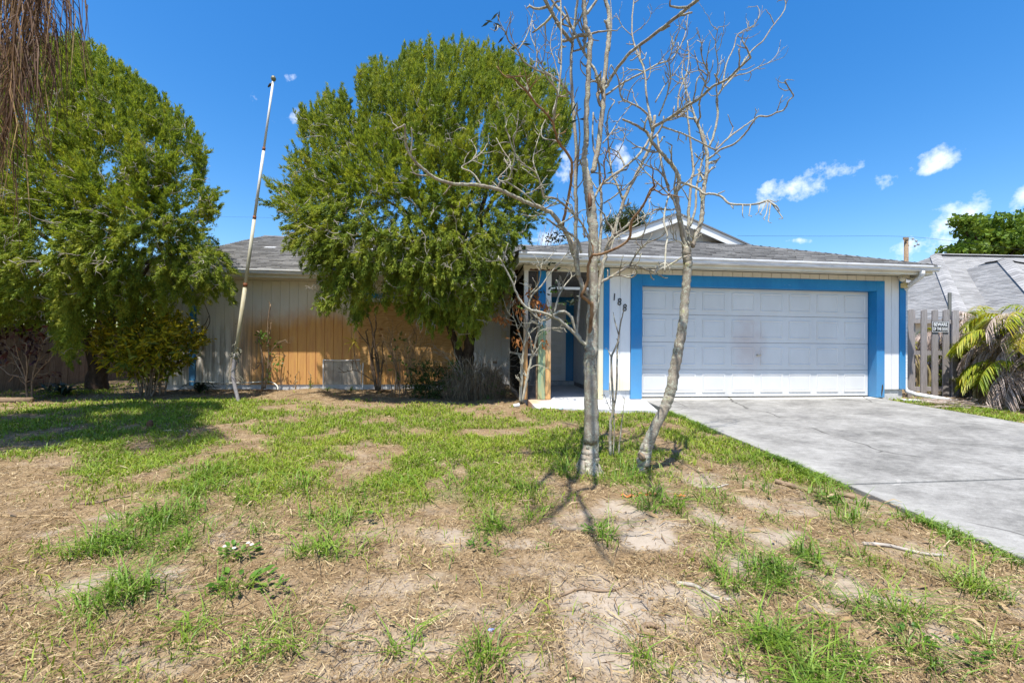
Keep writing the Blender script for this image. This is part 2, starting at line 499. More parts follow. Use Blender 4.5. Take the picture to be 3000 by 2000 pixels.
def ply_mat():
    n = NT('plywood_face'); o = n.objc(HOUSE)
    v = n.vec(o, (.55, 1, 3.2))
    wv = n.t.nodes.new('ShaderNodeTexNoise'); n.put(wv.inputs['Vector'], v); wv.inputs['Scale'].default_value = 1.6; wv.inputs['Detail'].default_value = 2
    rings = n.math('FRACT', n.math('MULTIPLY', wv.outputs['Fac'], 16.))
    c = n.ramp(rings, [(0., (.42, .22, .075)), (.5, (.58, .36, .15)), (.92, (.52, .3, .11)), (1., (.36, .17, .05))])
    k = n.voro(n.vec(o, (1.6, .001, 2.9)), 1.25)
    c = n.mix(n.step(k, .09, .05), c, (.13, .045, .015))
    c = n.mix(n.math('MULTIPLY', n.step(k, .2, .08), .45), c, (.3, .13, .04))
    fine = n.noise(n.vec(o, (3, 1, 60)), 4., 4)
    c = n.mix(.25, c, n.ramp(fine, [(.3, .2), (.7, .75)]), 'OVERLAY')
    return n.fin(c, .75, .2)
PLY = ply_mat()
def bark(name, cols, lichen, lpos=.55, scale=14.):
    n = NT(name); p = n.pos()
    f = n.noise(n.vec(p, (1, 1, .5)), scale, 8, .7)
    c = n.ramp(f, [(.3, cols[0]), (.52, cols[1]), (.72, cols[2])])
    if lichen:
        l = n.noise(p, scale * 3.2, 8, .8); l2 = n.noise(p, 6.5, 4)
        m = n.math('MULTIPLY', n.step(l, lpos, lpos + .07), n.step(l2, .36, .52))
        lc = n.ramp(n.noise(p, 9., 3), [(.35, (.36, .4, .3)), (.55, (.52, .54, .42)), (.68, (.4, .43, .14))])
        c = n.mix(n.math('MULTIPLY', m, .75), c, lc)
    n.bump(n.math('ADD', f, n.noise(p, scale * 5, 4, .7)), .6, .012)
    return n.fin(c, .9, .12)
BARK = bark('lichen_bark', ((.15, .12, .09), (.29, .245, .19), (.42, .375, .31)), True, .49)
BARK2 = bark('pale_twig_bark', ((.2, .175, .13), (.37, .34, .27), (.52, .49, .4)), True, .52, 20.)
BARKR = bark('reddish_bark', ((.12, .065, .035), (.27, .16, .085), (.36, .25, .16)), False)
BARKD = bark('dark_cedar_bark', ((.035, .025, .018), (.075, .052, .038), (.12, .09, .07)), False)
TWIGW = simple('bleached_twig', (.36, .32, .27), .3, 9., .85, .1)
BROWNW = simple('brown_stick', (.24, .17, .11), .4, 12., .9, .1)
CEDAR = leafmat('cedar_foliage', [(0., (.055, .095, .02)), (.22, (.125, .19, .028)), (.45, (.23, .3, .036)), (.72, (.35, .385, .046)), (.92, (.48, .43, .075)), (1., (.44, .26, .07))], .45, .6, 2.6, .62)
GRASSM = leafmat('grass_blades', [(0., (.085, .155, .014)), (.4, (.185, .28, .022)), (.7, (.28, .355, .032)), (.88, (.38, .37, .065)), (1., (.48, .38, .16))], .3, .5, .8, .45)
GRASSN = leafmat('grass_tufts_green', [(0., (.06, .125, .014)), (.45, (.135, .24, .026)), (.8, (.23, .33, .04)), (1., (.4, .35, .12))], .3, .45, 1.6, .4)
STRAW = leafmat('dry_grass', [(0., (.09, .052, .024)), (.3, (.215, .14, .068)), (.6, (.36, .26, .135)), (.85, (.52, .41, .24)), (1., (.66, .56, .38))], .1, .8, 2., .3, .15)
DRYLEAF = leafmat('dry_leaf', [(0., (.2, .11, .05)), (.5, (.36, .25, .13)), (1., (.5, .4, .25))], .15, .7, 3., .3, .15)
CROTON = leafmat('croton_leaf', [(0., (.05, .085, .008)), (.35, (.14, .16, .01)), (.65, (.38, .32, .016)), (.92, (.66, .5, .03)), (1., (.68, .36, .03))], .25, .4, 2.2, .35)
REDLEAF = leafmat('maroon_leaf', [(0., (.02, .008, .008)), (.6, (.06, .015, .013)), (1., (.2, .03, .02))], .1, .4)
GREENLEAF = leafmat('green_leaf', [(0., (.035, .09, .012)), (.6, (.09, .19, .02)), (1., (.2, .3, .05))], .3, .4)
DARKLEAF = leafmat('dark_leaf', [(0., (.012, .02, .012)), (.6, (.03, .045, .02)), (1., (.07, .05, .03))], .15, .4)
RUSTLEAF = leafmat('rust_brown_leaf', [(0., (.2, .07, .02)), (.6, (.36, .15, .05)), (1., (.45, .22, .08))], .25, .7)
PALMG = leafmat('palm_leaflet', [(0., (.06, .12, .01)), (.3, (.16, .23, .014)), (.6, (.36, .36, .025)), (.8, (.5, .36, .03)), (1., (.5, .24, .02))], .3, .45, 2.2, .6)
PALMD = leafmat('dead_palm_leaflet', [(0., (.16, .11, .085)), (.5, (.42, .33, .28)), (1., (.66, .57, .52))], .15, .7, 2., .3)
PALMB = leafmat('brown_palm_leaflet', [(0., (.04, .018, .01)), (.5, (.12, .06, .028)), (.8, (.24, .14, .05)), (1., (.5, .36, .16))], .15, .7, 3., .25)
OAKL = leafmat('oak_leaf', [(0., (.04, .09, .012)), (.5, (.12, .2, .022)), (1., (.22, .29, .035))], .25, .55, .5, .5)
PINEL = leafmat('pine_needle', [(0., (.03, .05, .012)), (.6, (.075, .1, .02)), (1., (.16, .15, .04))], .2, .6, .6, .5)
BLACK = simple('black_plastic', (.012, .012, .014), .2, 9., .4, .4)
DARKSCREEN = None
def screen_mat(name, c, a):
    n = NT(name); n.fin(c, .8, .1)
    tr = n.t.nodes.new('ShaderNodeBsdfTransparent'); ms = n.t.nodes.new('ShaderNodeMixShader'); ms.inputs[0].default_value = a
    n.t.links.new(tr.outputs[0], ms.inputs[1]); n.t.links.new(n.b.outputs[0], ms.inputs[2]); n.t.links.new(ms.outputs[0], n.o.inputs['Surface'])
    return n.m
DARKSCREEN = screen_mat('charcoal_insect_screen', (.03, .03, .032), .42)
LIGHTSCREEN = screen_mat('grey_insect_screen', (.2, .19, .17), .16)
# ================================================================== the setting: lawn, drive, walk
def axis_pts(lo, hi, step, far, grow=1.35):
    a = list(np.arange(lo, hi + 1e-6, step)); d = step; x = a[-1]
    while x < far: d *= grow; x += d; a.append(x)
    d = step; x = a[0]; pre = []
    while x > -far: d *= grow; x -= d; pre.append(x)
    return np.array(pre[::-1] + a)

# where the photograph's lawn is green (pixels of the photograph -> places on the lawn)
def spot(px, py, rx, ry, k):
    c = G(px, py); n = G(px, py + ry); f = G(px, max(py - ry, 1120))
    return (c[0], (n[1] + f[1]) / 2, rx / F * c[1], max(abs(f[1] - n[1]) / 2, .05), k)
GREEN = [spot(*q) for q in (
    (300, 1235, 420, 62, 1.0), (620, 1300, 330, 70, .95), (1000, 1270, 420, 75, .85), (1150, 1330, 330, 80, .9), (850, 1390, 330, 60, .65),
    (1250, 1400, 320, 70, .5), (1500, 1300, 260, 80, .6), (1620, 1240, 200, 40, .85), (1900, 1240, 160, 40, .9), (2060, 1300, 160, 60, .6),
    (600, 1420, 200, 40, .6), (1450, 1250, 200, 50, .55), (700, 1250, 350, 40, .6), (1850, 1340, 300, 50, .45), (2130, 1330, 90, 30, .5),
    (2330, 1400, 110, 20, .5), (2860, 1205, 220, 22, 1.), (2990, 1235, 120, 25, 1.), (2700, 1186, 80, 14, .7), (120, 1150, 160, 18, .6),
    (1300, 1215, 200, 30, .3), (850, 1215, 220, 25, .35), (2960, 1560, 60, 40, .2), (2720, 1640, 200, 60, .12))]
TUFTS = [spot(*q) for q in (
    (564, 1475, 60, 36, 1.), (271, 1605, 105, 40, .9), (433, 1535, 120, 32, .8), (542, 1600, 75, 42, .9), (369, 1765, 120, 70, 1.15), (699, 1627, 70, 26, .6),
    (813, 1920, 110, 75, .75), (488, 1930, 80, 40, .4), (569, 1865, 80, 40, .4), (813, 1440, 120, 32, .75), (786, 1530, 95, 36, .6), (965, 1616, 80, 42, .8),
    (985, 1520, 110, 36, .6), (1014, 1600, 60, 45, .8), (1306, 1700, 52, 40, 1.), (1454, 1530, 55, 50, .9), (1746, 1561, 48, 30, 1.), (1397, 1599, 28, 24, .8),
    (1459, 1615, 40, 18, .7), (1287, 1440, 90, 34, .7), (1947, 1490, 85, 44, .8), (1560, 1523, 70, 40, .45), (1024, 1786, 40, 40, .4), (1167, 1915, 80, 60, .4),
    (1402, 1935, 50, 60, .5), (1899, 1929, 50, 60, .4), (2070, 1475, 90, 34, .7), (2233, 1437, 60, 26, .7), (2430, 1472, 85, 22, 1.3), (2125, 1594, 75, 45, .8),
    (2504, 1535, 75, 30, .8), (2282, 1705, 85, 48, .8), (2553, 1649, 55, 30, .9), (2369, 1650, 45, 36, .7), (2878, 1735, 60, 36, .8), (2163, 1714, 65, 40, .6),
    (2423, 1765, 60, 28, .6), (2325, 1915, 150, 85, 1.1), (2590, 1812, 125, 48, 1.1), (2179, 1840, 75, 40, .5), (2360, 1830, 80, 40, .6), (2678, 1920, 60, 36, .6),
    (2460, 1590, 45, 22, .4), (2813, 1784, 60, 25, .5), (2930, 1930, 70, 40, .45), (2949, 1670, 50, 30, .4), (2054, 1440, 60, 24, .5), (1780, 1395, 60, 20, 1.),
    (1850, 1370, 90, 30, .9), (1690, 1370, 60, 24, .7), (1935, 1375, 60, 24, .7), (700, 1730, 60, 24, .5), (2880, 1560, 50, 24, .35), (1600, 1600, 60, 20, .25),
    (330, 1370, 50, 20, .3), (100, 1330, 80, 20, .25), (2280, 1530, 40, 16, .5), (2180, 1350, 90, 16, .5), (2480, 1480, 110, 12, .5), (1080, 1440, 140, 30, .6),
    (640, 1410, 130, 28, .8), (1520, 1440, 120, 26, .45), (1250, 1960, 60, 30, .4), (60, 1960, 60, 30, .3), (2780, 1980, 120, 40, .3), (1640, 1990, 60, 30, .3))]
SANDS = [spot(*q) for q in (
    (1110, 1850, 170, 75, 1.), (1380, 1735, 170, 60, 1.), (1180, 1700, 140, 50, .55), (2000, 1790, 190, 60, .9), (2340, 1570, 150, 60, .9), (2400, 1780, 70, 30, .9),
    (2580, 1740, 150, 45, .9), (330, 1518, 80, 18, .9), (160, 1558, 55, 16, .9), (530, 1690, 110, 50, .8), (240, 1710, 110, 36, .7), (900, 1880, 70, 50, .7),
    (1560, 1580, 80, 28, .7), (1850, 1490, 100, 18, .9), (2000, 1420, 70, 16, .8), (1990, 1590, 90, 40, .8), (1850, 1590, 80, 28, .6), (2780, 1880, 70, 36, .8),
    (460, 1960, 90, 50, .7), (2120, 1760, 120, 60, .8), (2050, 1950, 150, 50, .6), (1650, 1780, 120, 30, .6), (1500, 1940, 110, 40, .5), (680, 1580, 70, 20, .7),
    (820, 1660, 60, 20, .6), (900, 1590, 40, 16, .7), (1800, 1900, 100, 40, .7), (2180, 1660, 70, 40, .6), (1880, 1540, 90, 16, .6), (610, 1395, 60, 10, .5),
    (2150, 1460, 60, 14, .6), (2620, 1600, 100, 26, .5), (1300, 1560, 70, 22, .6), (350, 1940, 60, 40, .5), (1050, 1560, 70, 16, .5))]
def field(spots, x, y, wob=.25):
    d = np.zeros_like(x)
    nx = (vnoise(x * 1.9, y * 1.9) - .5) * 2; ny = (vnoise(x * 1.9 + 40, y * 1.9 + 9) - .5) * 2
    for cx, cy, rx, ry, k in spots:
        q = ((x + nx * rx * wob * 1.6 - cx) / rx) ** 2 + ((y + ny * ry * wob * 1.6 - cy) / ry) ** 2
        d = np.maximum(d, k * np.exp(-q * .9))
    return d
def lawn_fields(x, y):
    dx, dy = x - OX, y - OY
    u = dx * CY + dy * SY; v = -dx * SY + dy * CY
    patch = vnoise(x * 2.3 + 3, y * 2.3) * .6 + vnoise(x * 6.1, y * 6.1 + 8) * .4
    g = np.clip(field(GREEN, x, y) * 1.5, 0, 1.1) * (.12 + 1.35 * sstep(.25, .62, patch))
    g = g * (1 - .88 * sstep(7.3, 8.1, y + .25 * (patch - .5)) * (x < .3) * (x > -7.2))
    t = field(TUFTS, x, y, .35) * (.35 + .95 * sstep(.25, .6, vnoise(x * 8 + 2, y * 8)))
    s = .8 * field(SANDS, x, y, .28) * (.3 + 1.15 * sstep(.25, .65, vnoise(x * 5.3, y * 8.1))) + .6 * sstep(.55, .75, vnoise(x * 2.3 + 11, y * 3.5)) * sstep(4.6, 3.4, y) * sstep(-1.2, .2, x) * (1 - sstep(.2, .5, g))
    out = (np.abs(x) > 9.5) | (y > 12) | (y < .6)
    g = np.where(out, .35 * sstep(.35, .6, patch), g)
    s = np.clip(s - 1.2 * t - .8 * g, 0, 1)
    return np.clip(g, 0, 1.2), np.clip(t, 0, 1.3), s, u, v
def inside_paving(u, v):
    drive = (u > .015) & (u < 4.93) & (v < .0) & (v > -13)
    walk = (u > -2.2) & (u < .1) & (v < 2.6) & (v > -.9 - .16 * (u + 2.1))
    build = ((u > -2.25) & (u < 5.6) & (v > -.16)) | ((u > -10.2) & (v > 2.58) & (u < 5.6))
    return drive | walk | build

gx = axis_pts(-9, 7.5, .055, 420); gy = axis_pts(.9, 10.5, .055, 420)
X, Y = np.meshgrid(gx, gy)
x, y = X.ravel(), Y.ravel()
gf, tf, sf, u, v = lawn_fields(x, y)
near = sstep(14, 9, np.hypot(x, y - 3))
bumps = (vnoise(x * 1.1, y * 1.1) - .5) * .05 + (vnoise(x * 4.3, y * 4.3) - .5) * .03 + (vnoise(x * 13, y * 13) - .5) * .016
bumps = bumps * near - .014 * sf + .012 * tf
z = ground_uv(u, v)
keep = sstep(0, .25, np.maximum(np.maximum(-.1 - u, u - 5.05), 0)) 
z = z + bumps * (.25 + .75 * keep)
z = np.where(inside_paving(u, v), z - .1, z)
nx_, ny_ = len(gx), len(gy)
ii = (np.arange(ny_ - 1)[:, None] * nx_ + np.arange(nx_ - 1)[None, :]).ravel()
quads = np.stack([ii, ii + 1, ii + nx_ + 1, ii + nx_], 1)
def ground_mat():
    n = NT('lawn_soil'); p = n.pos()
    a = n.t.nodes.new('ShaderNodeAttribute'); a.attribute_name = 'cover'; cs = n.sep(a.outputs['Vector'])
    fine = n.noise(p, 26., 8, .75); mid = n.noise(p, 5., 6, .65)
    st = n.noise(n.vec(p, (1, 1, 1)), 60., 5, .7, 1.2)
    thatch = n.ramp(n.math('ADD', n.math('MULTIPLY', st, .65), n.math('MULTIPLY', mid, .35)), [(.32, (.068, .042, .021)), (.47, (.175, .118, .063)), (.58, (.28, .2, .113)), (.72, (.41, .325, .205))])
    sand = n.ramp(n.math('ADD', n.math('MULTIPLY', fine, .5), n.math('MULTIPLY', mid, .5)), [(.3, (.26, .21, .158)), (.5, (.345, .29, .228)), (.7, (.42, .36, .29))])
    green = n.ramp(fine, [(.3, (.06, .075, .018)), (.55, (.13, .14, .04)), (.75, (.21, .19, .085))])
    edge = n.math('MULTIPLY', n.math('SUBTRACT', n.noise(p, 9., 8, .75), .5), 1.5)
    edge2 = n.math('MULTIPLY', n.math('SUBTRACT', n.noise(n.vec(p, (.6, 1.3, 1)), 3.2, 9, .75), .5), 2.2)
    sm = n.math('MULTIPLY', n.step(n.math('ADD', cs[1], n.math('ADD', edge, edge2)), -.15, 1.1), .95)
    c = n.mix(sm, thatch, sand)
    gm = n.math('MULTIPLY', n.step(n.math('ADD', cs[0], n.math('MULTIPLY', edge, .6)), .15, .8), .6)
    c = n.mix(gm, c, green)
    n.bump(n.math('ADD', n.math('MULTIPLY', fine, .6), n.math('MULTIPLY', st, .6)), .55, .02)
    return n.fin(c, .95, .08)
lawn = grid_mesh('lawn', np.stack([x, y, z], 1), quads, ground_mat(), None, 'structure')
at = lawn.data.attributes.new('cover', 'FLOAT_VECTOR', 'POINT')
at.data.foreach_set('vector', np.stack([gf + tf * .7, sf, np.zeros_like(sf)], 1).astype(np.float32).ravel())
lawn.data.polygons.foreach_set('use_smooth', [True] * len(lawn.data.polygons))
_zg = z.reshape(ny_, nx_)
def zlawn(px, py):
    px, py = np.atleast_1d(px).astype(float), np.atleast_1d(py).astype(float)
    i = np.clip(np.searchsorted(gx, px) - 1, 0, nx_ - 2); j = np.clip(np.searchsorted(gy, py) - 1, 0, ny_ - 2)
    fx = (px - gx[i]) / (gx[i + 1] - gx[i]); fy = (py - gy[j]) / (gy[j + 1] - gy[j])
    return (_zg[j, i] * (1 - fx) + _zg[j, i + 1] * fx) * (1 - fy) + (_zg[j + 1, i] * (1 - fx) + _zg[j + 1, i + 1] * fx) * fy

# paving lies in house coordinates under Empties that stand at the garage door
def paving(name, kind='structure'):
    o = thing(name, None, None, (OX, OY, 0), YAW); o['kind'] = kind; return o
drv = paving('driveway')
v1 = -.02
for v0 in (-4.27, -8.3, -12.4):
    m = MB(); a, b = v1, v0
    nseg = 10
    for k in range(nseg):
        pass
    P_ = [(.0, b), (4.92, b), (4.92, a), (.0, a)]
    V = [(p, q, SL * min(q, 0)) for p, q in P_] + [(p, q, SL * min(q, 0) - .12) for p, q in P_]
    m.add(V, [(0, 1, 2, 3), (7, 6, 5, 4), (0, 4, 5, 1), (1, 5, 6, 2), (2, 6, 7, 3), (3, 7, 4, 0)])
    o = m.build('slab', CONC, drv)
    bv = o.modifiers.new('edge', 'BEVEL'); bv.width = .008; bv.segments = 2
    v1 = v0 - .028
walk = paving('entry_walk')
m = MB()
P_ = [(-2.16, -.09), (-2.135, -.9), (-.2, -1.2), (-.012, -.4), (-.012, -.09)]
V = [(p, q, SL * min(q, 0) + .003) for p, q in P_] + [(p, q, -.16) for p, q in P_]
m.add(V, [(0, 1, 2, 3, 4), (9, 8, 7, 6, 5)] + [(i, i + 5, (i + 1) % 5 + 5, (i + 1) % 5) for i in range(5)])
m.build('slab', WALK, walk)
m = MB(); m.box(-2.22, -.76, -.085, 2.59, -.16, .002); m.box(-.76, -.592, .151, 2.59, -.16, .002); m.build('porch_floor', CONCW, walk)

# ================================================================== the house (house coordinates: u right, v back, z up)
def hb(name, mat, *boxes, parent=HOUSE, bevel=0.):
    m = MB()
    for b in boxes: m.box(*b)
    o = m.build(name, mat, parent)
    if bevel:
        bv = o.modifiers.new('edge', 'BEVEL'); bv.width = bevel; bv.segments = 2
    return o
_board_cache = {}
def boards(parent, mat, u0, u1, v, z0, z1, w=.2032, axis='u', th=.012, flip=1):
    """grooved siding, each board an object of its own; alike boards share their mesh"""
    k = max(1, round((u1 - u0) / w)); w = (u1 - u0) / k
    key = (round(w, 4), round(z1 - z0, 4), axis, mat.name, th, flip)
    if key not in _board_cache:
        g = .004; h = z1 - z0; b = .003
        poly = [(g, 0.), (g + b, -th), (w - g - b, -th), (w - g, 0.)]
        m = MB()
        if axis == 'u': m.prism([(p, q) for p, q in poly], 2, 0, h)
        else: m.prism([(q * flip, p) for p, q in poly], 2, 0, h)
        me = m.build('siding_board', mat, None); _board_cache[key] = me.data
        bpy.data.objects.remove(me)
    for i in range(k):
        o = link(bpy.data.objects.new('siding_board', _board_cache[key]), parent)
        o.location = (u0 + i * w, v, z0) if axis == 'u' else (v, u0 + i * w, z0)

# --- garage front
gw = hb('garage_wall', W_GAR, (-.745, -.23, -.137, .15, .165, 2.44), (5.045, 5.53, -.137, .15, .165, 2.44), (-.23, 5.045, -.137, .15, 2.30, 2.44), (5.40, 5.53, .15, 6.5, .165, 2.44), (-.575, -.45, .15, 2.58, .03, 2.44))
boards(gw, W_GAR, -.645, -.228, -.138, .165, 2.435)
boards(gw, W_GAR, 5.062, 5.412, -.138, .165, 2.435, .18)
boards(gw, W_GAR, -.228, 5.062, -.138, 2.338, 2.435)
hb('foundation', concrete('foundation_paint', (.4, .4, .4), (.6, .6, .58), (.7, .68, .62)), (-.74, -.225, -.12, .1, -.16, .164))
hb('foundation', bpy.data.materials['foundation_paint'], (5.06, 5.52, -.12, .1, -.3, .164))
hb('foundation', CONCW, (-10.08, -2.25, 2.62, 2.75, -.3, .012))
tr = [(-.757, -.645, -.168, .0, .17, 2.432), (5.412, 5.545, -.168, .0, .165, 2.432)]
for t in tr: hb('corner_trim', BLUE, t, bevel=.004)
hb('door_jamb', BLUE, (-.228, -.012, -.172, .03, .004, 2.337), bevel=.004)
hb('door_jamb', BLUE, (4.885, 5.062, -.172, .03, .004, 2.337), bevel=.004)
hb('door_header', BLUE, (-.012, 4.885, -.17, .03, 2.13, 2.335), bevel=.004)
# rotted notch with cable at the foot of the right jamb
m = MB(); m.add([(4.985, -.1745, .03), (5.0, -.1745, .03), (5.03, -.1745, .2), (5.02, -.1745, .27), (5.0, -.1745, .24), (4.985, -.1745, .12), (4.985, -.171, .03), (5.0, -.171, .03), (5.03, -.171, .2), (5.02, -.171, .27), (5.0, -.171, .24), (4.985, -.171, .12)], [(0, 1, 2, 3, 4, 5)] + [(i, i + 6, (i + 1) % 6 + 6, (i + 1) % 6) for i in range(6)])
m.build('rot_patch', simple('rotten_wood', (.07, .05, .03), .6, 20), HOUSE)
# --- garage door: four sections of eight raised panels
gd = hb('garage_door', simple('door_back', (.1, .1, .1)), (-.01, 4.884, .03, .05, .012, 2.128))
GW, GH = 4.877, 2.118
pw, ph = GW / 8, GH / 4
def panel_mesh():
    m = MB(); mx, mz = .065, .085
    def ring(i, y): return [(mx + i, y, mz + i), (pw - mx - i, y, mz + i), (pw - mx - i, y, ph - mz - i), (mx + i, y, ph - mz - i)]
    rs = [ring(0, .001), ring(.006, -.012), ring(.018, -.012), ring(.034, -.001), ring(.05, -.006)]
    V = [q for r in rs for q in r]; fs = []
    for i in range(4):
        for j in range(4):
            k = (j + 1) % 4; fs.append((i * 4 + j, i * 4 + k, i * 4 + 4 + k, i * 4 + 4 + j))
    fs.append((16, 17, 18, 19)); m.add(V, fs)
    o = m.build('panel', DOOR, None); me = o.data; bpy.data.objects.remove(o); return me
pm = panel_mesh()
for r in range(4):
    z0 = .014 + r * ph
    s_ = hb('section', DOOR, (0, 4.874, 0, .028, z0 + .002, z0 + ph - .003), parent=gd)
    bv = s_.modifiers.new('edge', 'BEVEL'); bv.width = .006; bv.segments = 2
    for c in range(8):
        o = link(bpy.data.objects.new('panel', pm), gd); o.location = (c * pw, 0, z0)
hb('weather_strip', BLACK, (.0, 4.875, -.004, .02, .002, .013), parent=gd)
p = H(2218, 1040, 0)
m = MB(); m.lathe([(.026, -.012), (.026, 0), (.014, .001)], (p[0], 0, p[2]), 12, 1); m.box(p[0] - .008, p[0] + .07, -.03, -.016, p[2] - .007, p[2] + .007); m.lathe([(.01, -.03), (.01, -.01)], (p[0], 0, p[2]), 8, 1)
m.build('handle', simple('chrome', (.5, .5, .5), .1, 5, .25, .5, metal=1.), gd)
# --- 188
def text_mesh(o):
    bpy.context.view_layer.update()
    me = bpy.data.meshes.new_from_object(o.evaluated_get(bpy.context.evaluated_depsgraph_get())); par = o.parent; nm = o.name.split('.')[0]
    cu = o.data; bpy.data.objects.remove(o); bpy.data.curves.remove(cu)
    return link(bpy.data.objects.new(nm, me), par)
for ch, px, py in (('1', 1800, 871), ('8', 1815, 885), ('8', 1830.5, 902)):
    c = bpy.data.curves.new('house_number', 'FONT'); c.body = ch; c.size = .19; c.extrude = .006; c.offset = .0
    c.align_x = 'CENTER'; c.align_y = 'CENTER'
    c.materials.append(BLACK); o = text_mesh(link(bpy.data.objects.new('house_number', c), HOUSE)); q = H(px, py, -.158)
    o.location = (q[0], -.159, q[2]); o.rotation_euler = (math.pi / 2, .08, 0)
    o.scale = (.85, 1, 1)
# --- main wall, board by board
mw = hb('front_wall', W_MAIN, (-10.1, -2.2, 2.613, 2.75, .013, 2.44))
boards(mw, W_MAIN, -9.445, -3.185, 2.612, .013, 2.436)
boards(mw, W_MAIN, -10.1, -9.57, 2.612, .013, 2.436)
boards(mw, W_GREY, -3.185, -2.235, 2.612, .013, 2.436)
hb('corner_trim', BLUE, (-9.57, -9.447, 2.575, 2.615, .0, 2.436))
hb('side_wall', W_MAIN, (-10.1, -9.95, 2.76, 12.2, .0, 2.44))
hb('back_wall', W_GREY, (-9.95, 5.4, 12.0, 12.2, -.2, 2.44))
# boarded window
wn = hb('window', BLUE, (-5.7, -5.58, 2.578, 2.599, .62, 2.2), (-3.37, -3.25, 2.578, 2.599, .62, 2.2), (-5.58, -3.37, 2.578, 2.599, 2.08, 2.2), (-5.58, -3.37, 2.578, 2.599, .62, .74))
for a, b in ((-5.79, -4.52), (-4.515, -3.19)):
    hb('plywood_board', PLY, (a, b, 2.553, 2.574, .485 if a < -5 else .45, 1.98))
# outlet and small vent on the grey wall
hb('outlet_cover', BROWNW, (-2.63, -2.53, 2.585, 2.6, .52, .585))
hb('outlet_cover', CREAM, (-2.42, -2.3, 2.57, 2.6, 1.16, 1.34))
# --- entry: back wall, front door, casings
en = hb('entry_wall', W_GREY, (-2.2, -.45, 2.613, 2.72, .0, 2.44))
boards(en, W_GREY, -2.2, -1.84, 2.612, .1, 2.436); boards(en, W_GREY, -1.84, -.6, 2.612, 2.2, 2.436)
hb('door_casing', BLUE, (-1.84, -1.725, 2.57, 2.6, .1, 2.06)); hb('door_casing', BLUE, (-.795, -.59, 2.57, 2.6, .1, 2.06)); hb('door_casing', BLUE, (-1.84, -.59, 2.569, 2.6, 2.06, 2.2))
fd = hb('front_door', simple('front_door_white', (.76, .76, .76), .06, 2, .45), (-1.725, -.795, 2.575, 2.6, .105, 2.06))
for zz in (.25, .52, .8, 1.08, 1.36, 1.64):
    for a in (-1.62, -1.2):
        hb('door_panel', WHITE, (a, a + .3, 2.562, 2.576, zz, zz + .2), parent=fd, bevel=.012)
m = MB(); m.lathe([(.012, -.06), (.03, -.055), (.03, -.03), (.012, -.02), (.02, 0)], (-1.65, 2.575, .98), 12, 1); m.build('knob', simple('brass', (.5, .36, .14), .1, 5, .3, .5, metal=1.), fd, True)
hb('door_step', CONCW, (-1.9, -.605, 2.42, 2.6, -.05, .098))
hb('baseboard', GREYWOOD, (-.62, -.603, .16, 2.4, .003, .09))
iw = hb('entry_side_wall', W_GREY, (-.59, -.577, .152, 2.565, .0, 2.43))
boards(iw, W_GREY, .155, 2.555, -.59, .09, 2.355, axis='v', flip=1)
# --- porch posts, screens
hb('porch_beam', CREAM, (-2.26, -.76, -.17, -.06, 2.345, 2.44), bevel=.004)
hb('porch_post', W_RUST, (-2.245, -2.17, -.165, -.09, .003, 2.345), bevel=.005)
hb('porch_post', BLUEW, (-1.98, -1.845, -.165, -.03, .003, 2.345), bevel=.005)
hb('porch_post', W_RUST, (-1.842, -1.742, -.16, -.07, .003, 2.345), bevel=.005)
hb('porch_post', paint_wall('cream_post_paint', (.7, .66, .52), 'low'), (-.85, -.76, -.165, -.07, .003, 2.345), bevel=.005)
hb('screen_rail', WHITE, (-1.742, -.85, -.14, -.1, 2.02, 2.065)); hb('screen_rail', WHITE, (-2.17, -1.98, -.14, -.1, .8, .835))
hb('screen_frame', BROWNW, (-2.01, -1.983, -.13, -.1, .005, 2.345))
hb('screen_panel', DARKSCREEN, (-1.742, -.85, -.121, -.119, 2.065, 2.345)); hb('screen_panel', DARKSCREEN, (-2.17, -2.01, -.121, -.119, .005, 2.345))
hb('screen_panel', DARKSCREEN, (-2.212, -2.209, -.09, 2.58, .03, 2.345))
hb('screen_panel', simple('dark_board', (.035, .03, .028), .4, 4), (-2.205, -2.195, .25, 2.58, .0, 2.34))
hb('screen_rail', WHITE, (-2.235, -2.19, -.09, 2.58, .79, .83))
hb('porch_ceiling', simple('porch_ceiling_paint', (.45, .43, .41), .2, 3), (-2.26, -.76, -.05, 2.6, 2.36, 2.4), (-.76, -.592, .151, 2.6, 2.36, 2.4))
# blistered dark paint under the beam
m = MB()
for k in range(26):
    a = -2.17 + rng.random() * .5 if k < 18 else -1.1 + rng.random() * .3
    m.box(a, a + .02 + .05 * rng.random(), -.1675, -.1705, 2.345 + .0, 2.36 + .02 * rng.random())
m.build('peeling_paint', simple('rust_paint', (.12, .05, .035), .3, 9), HOUSE, kind='stuff')

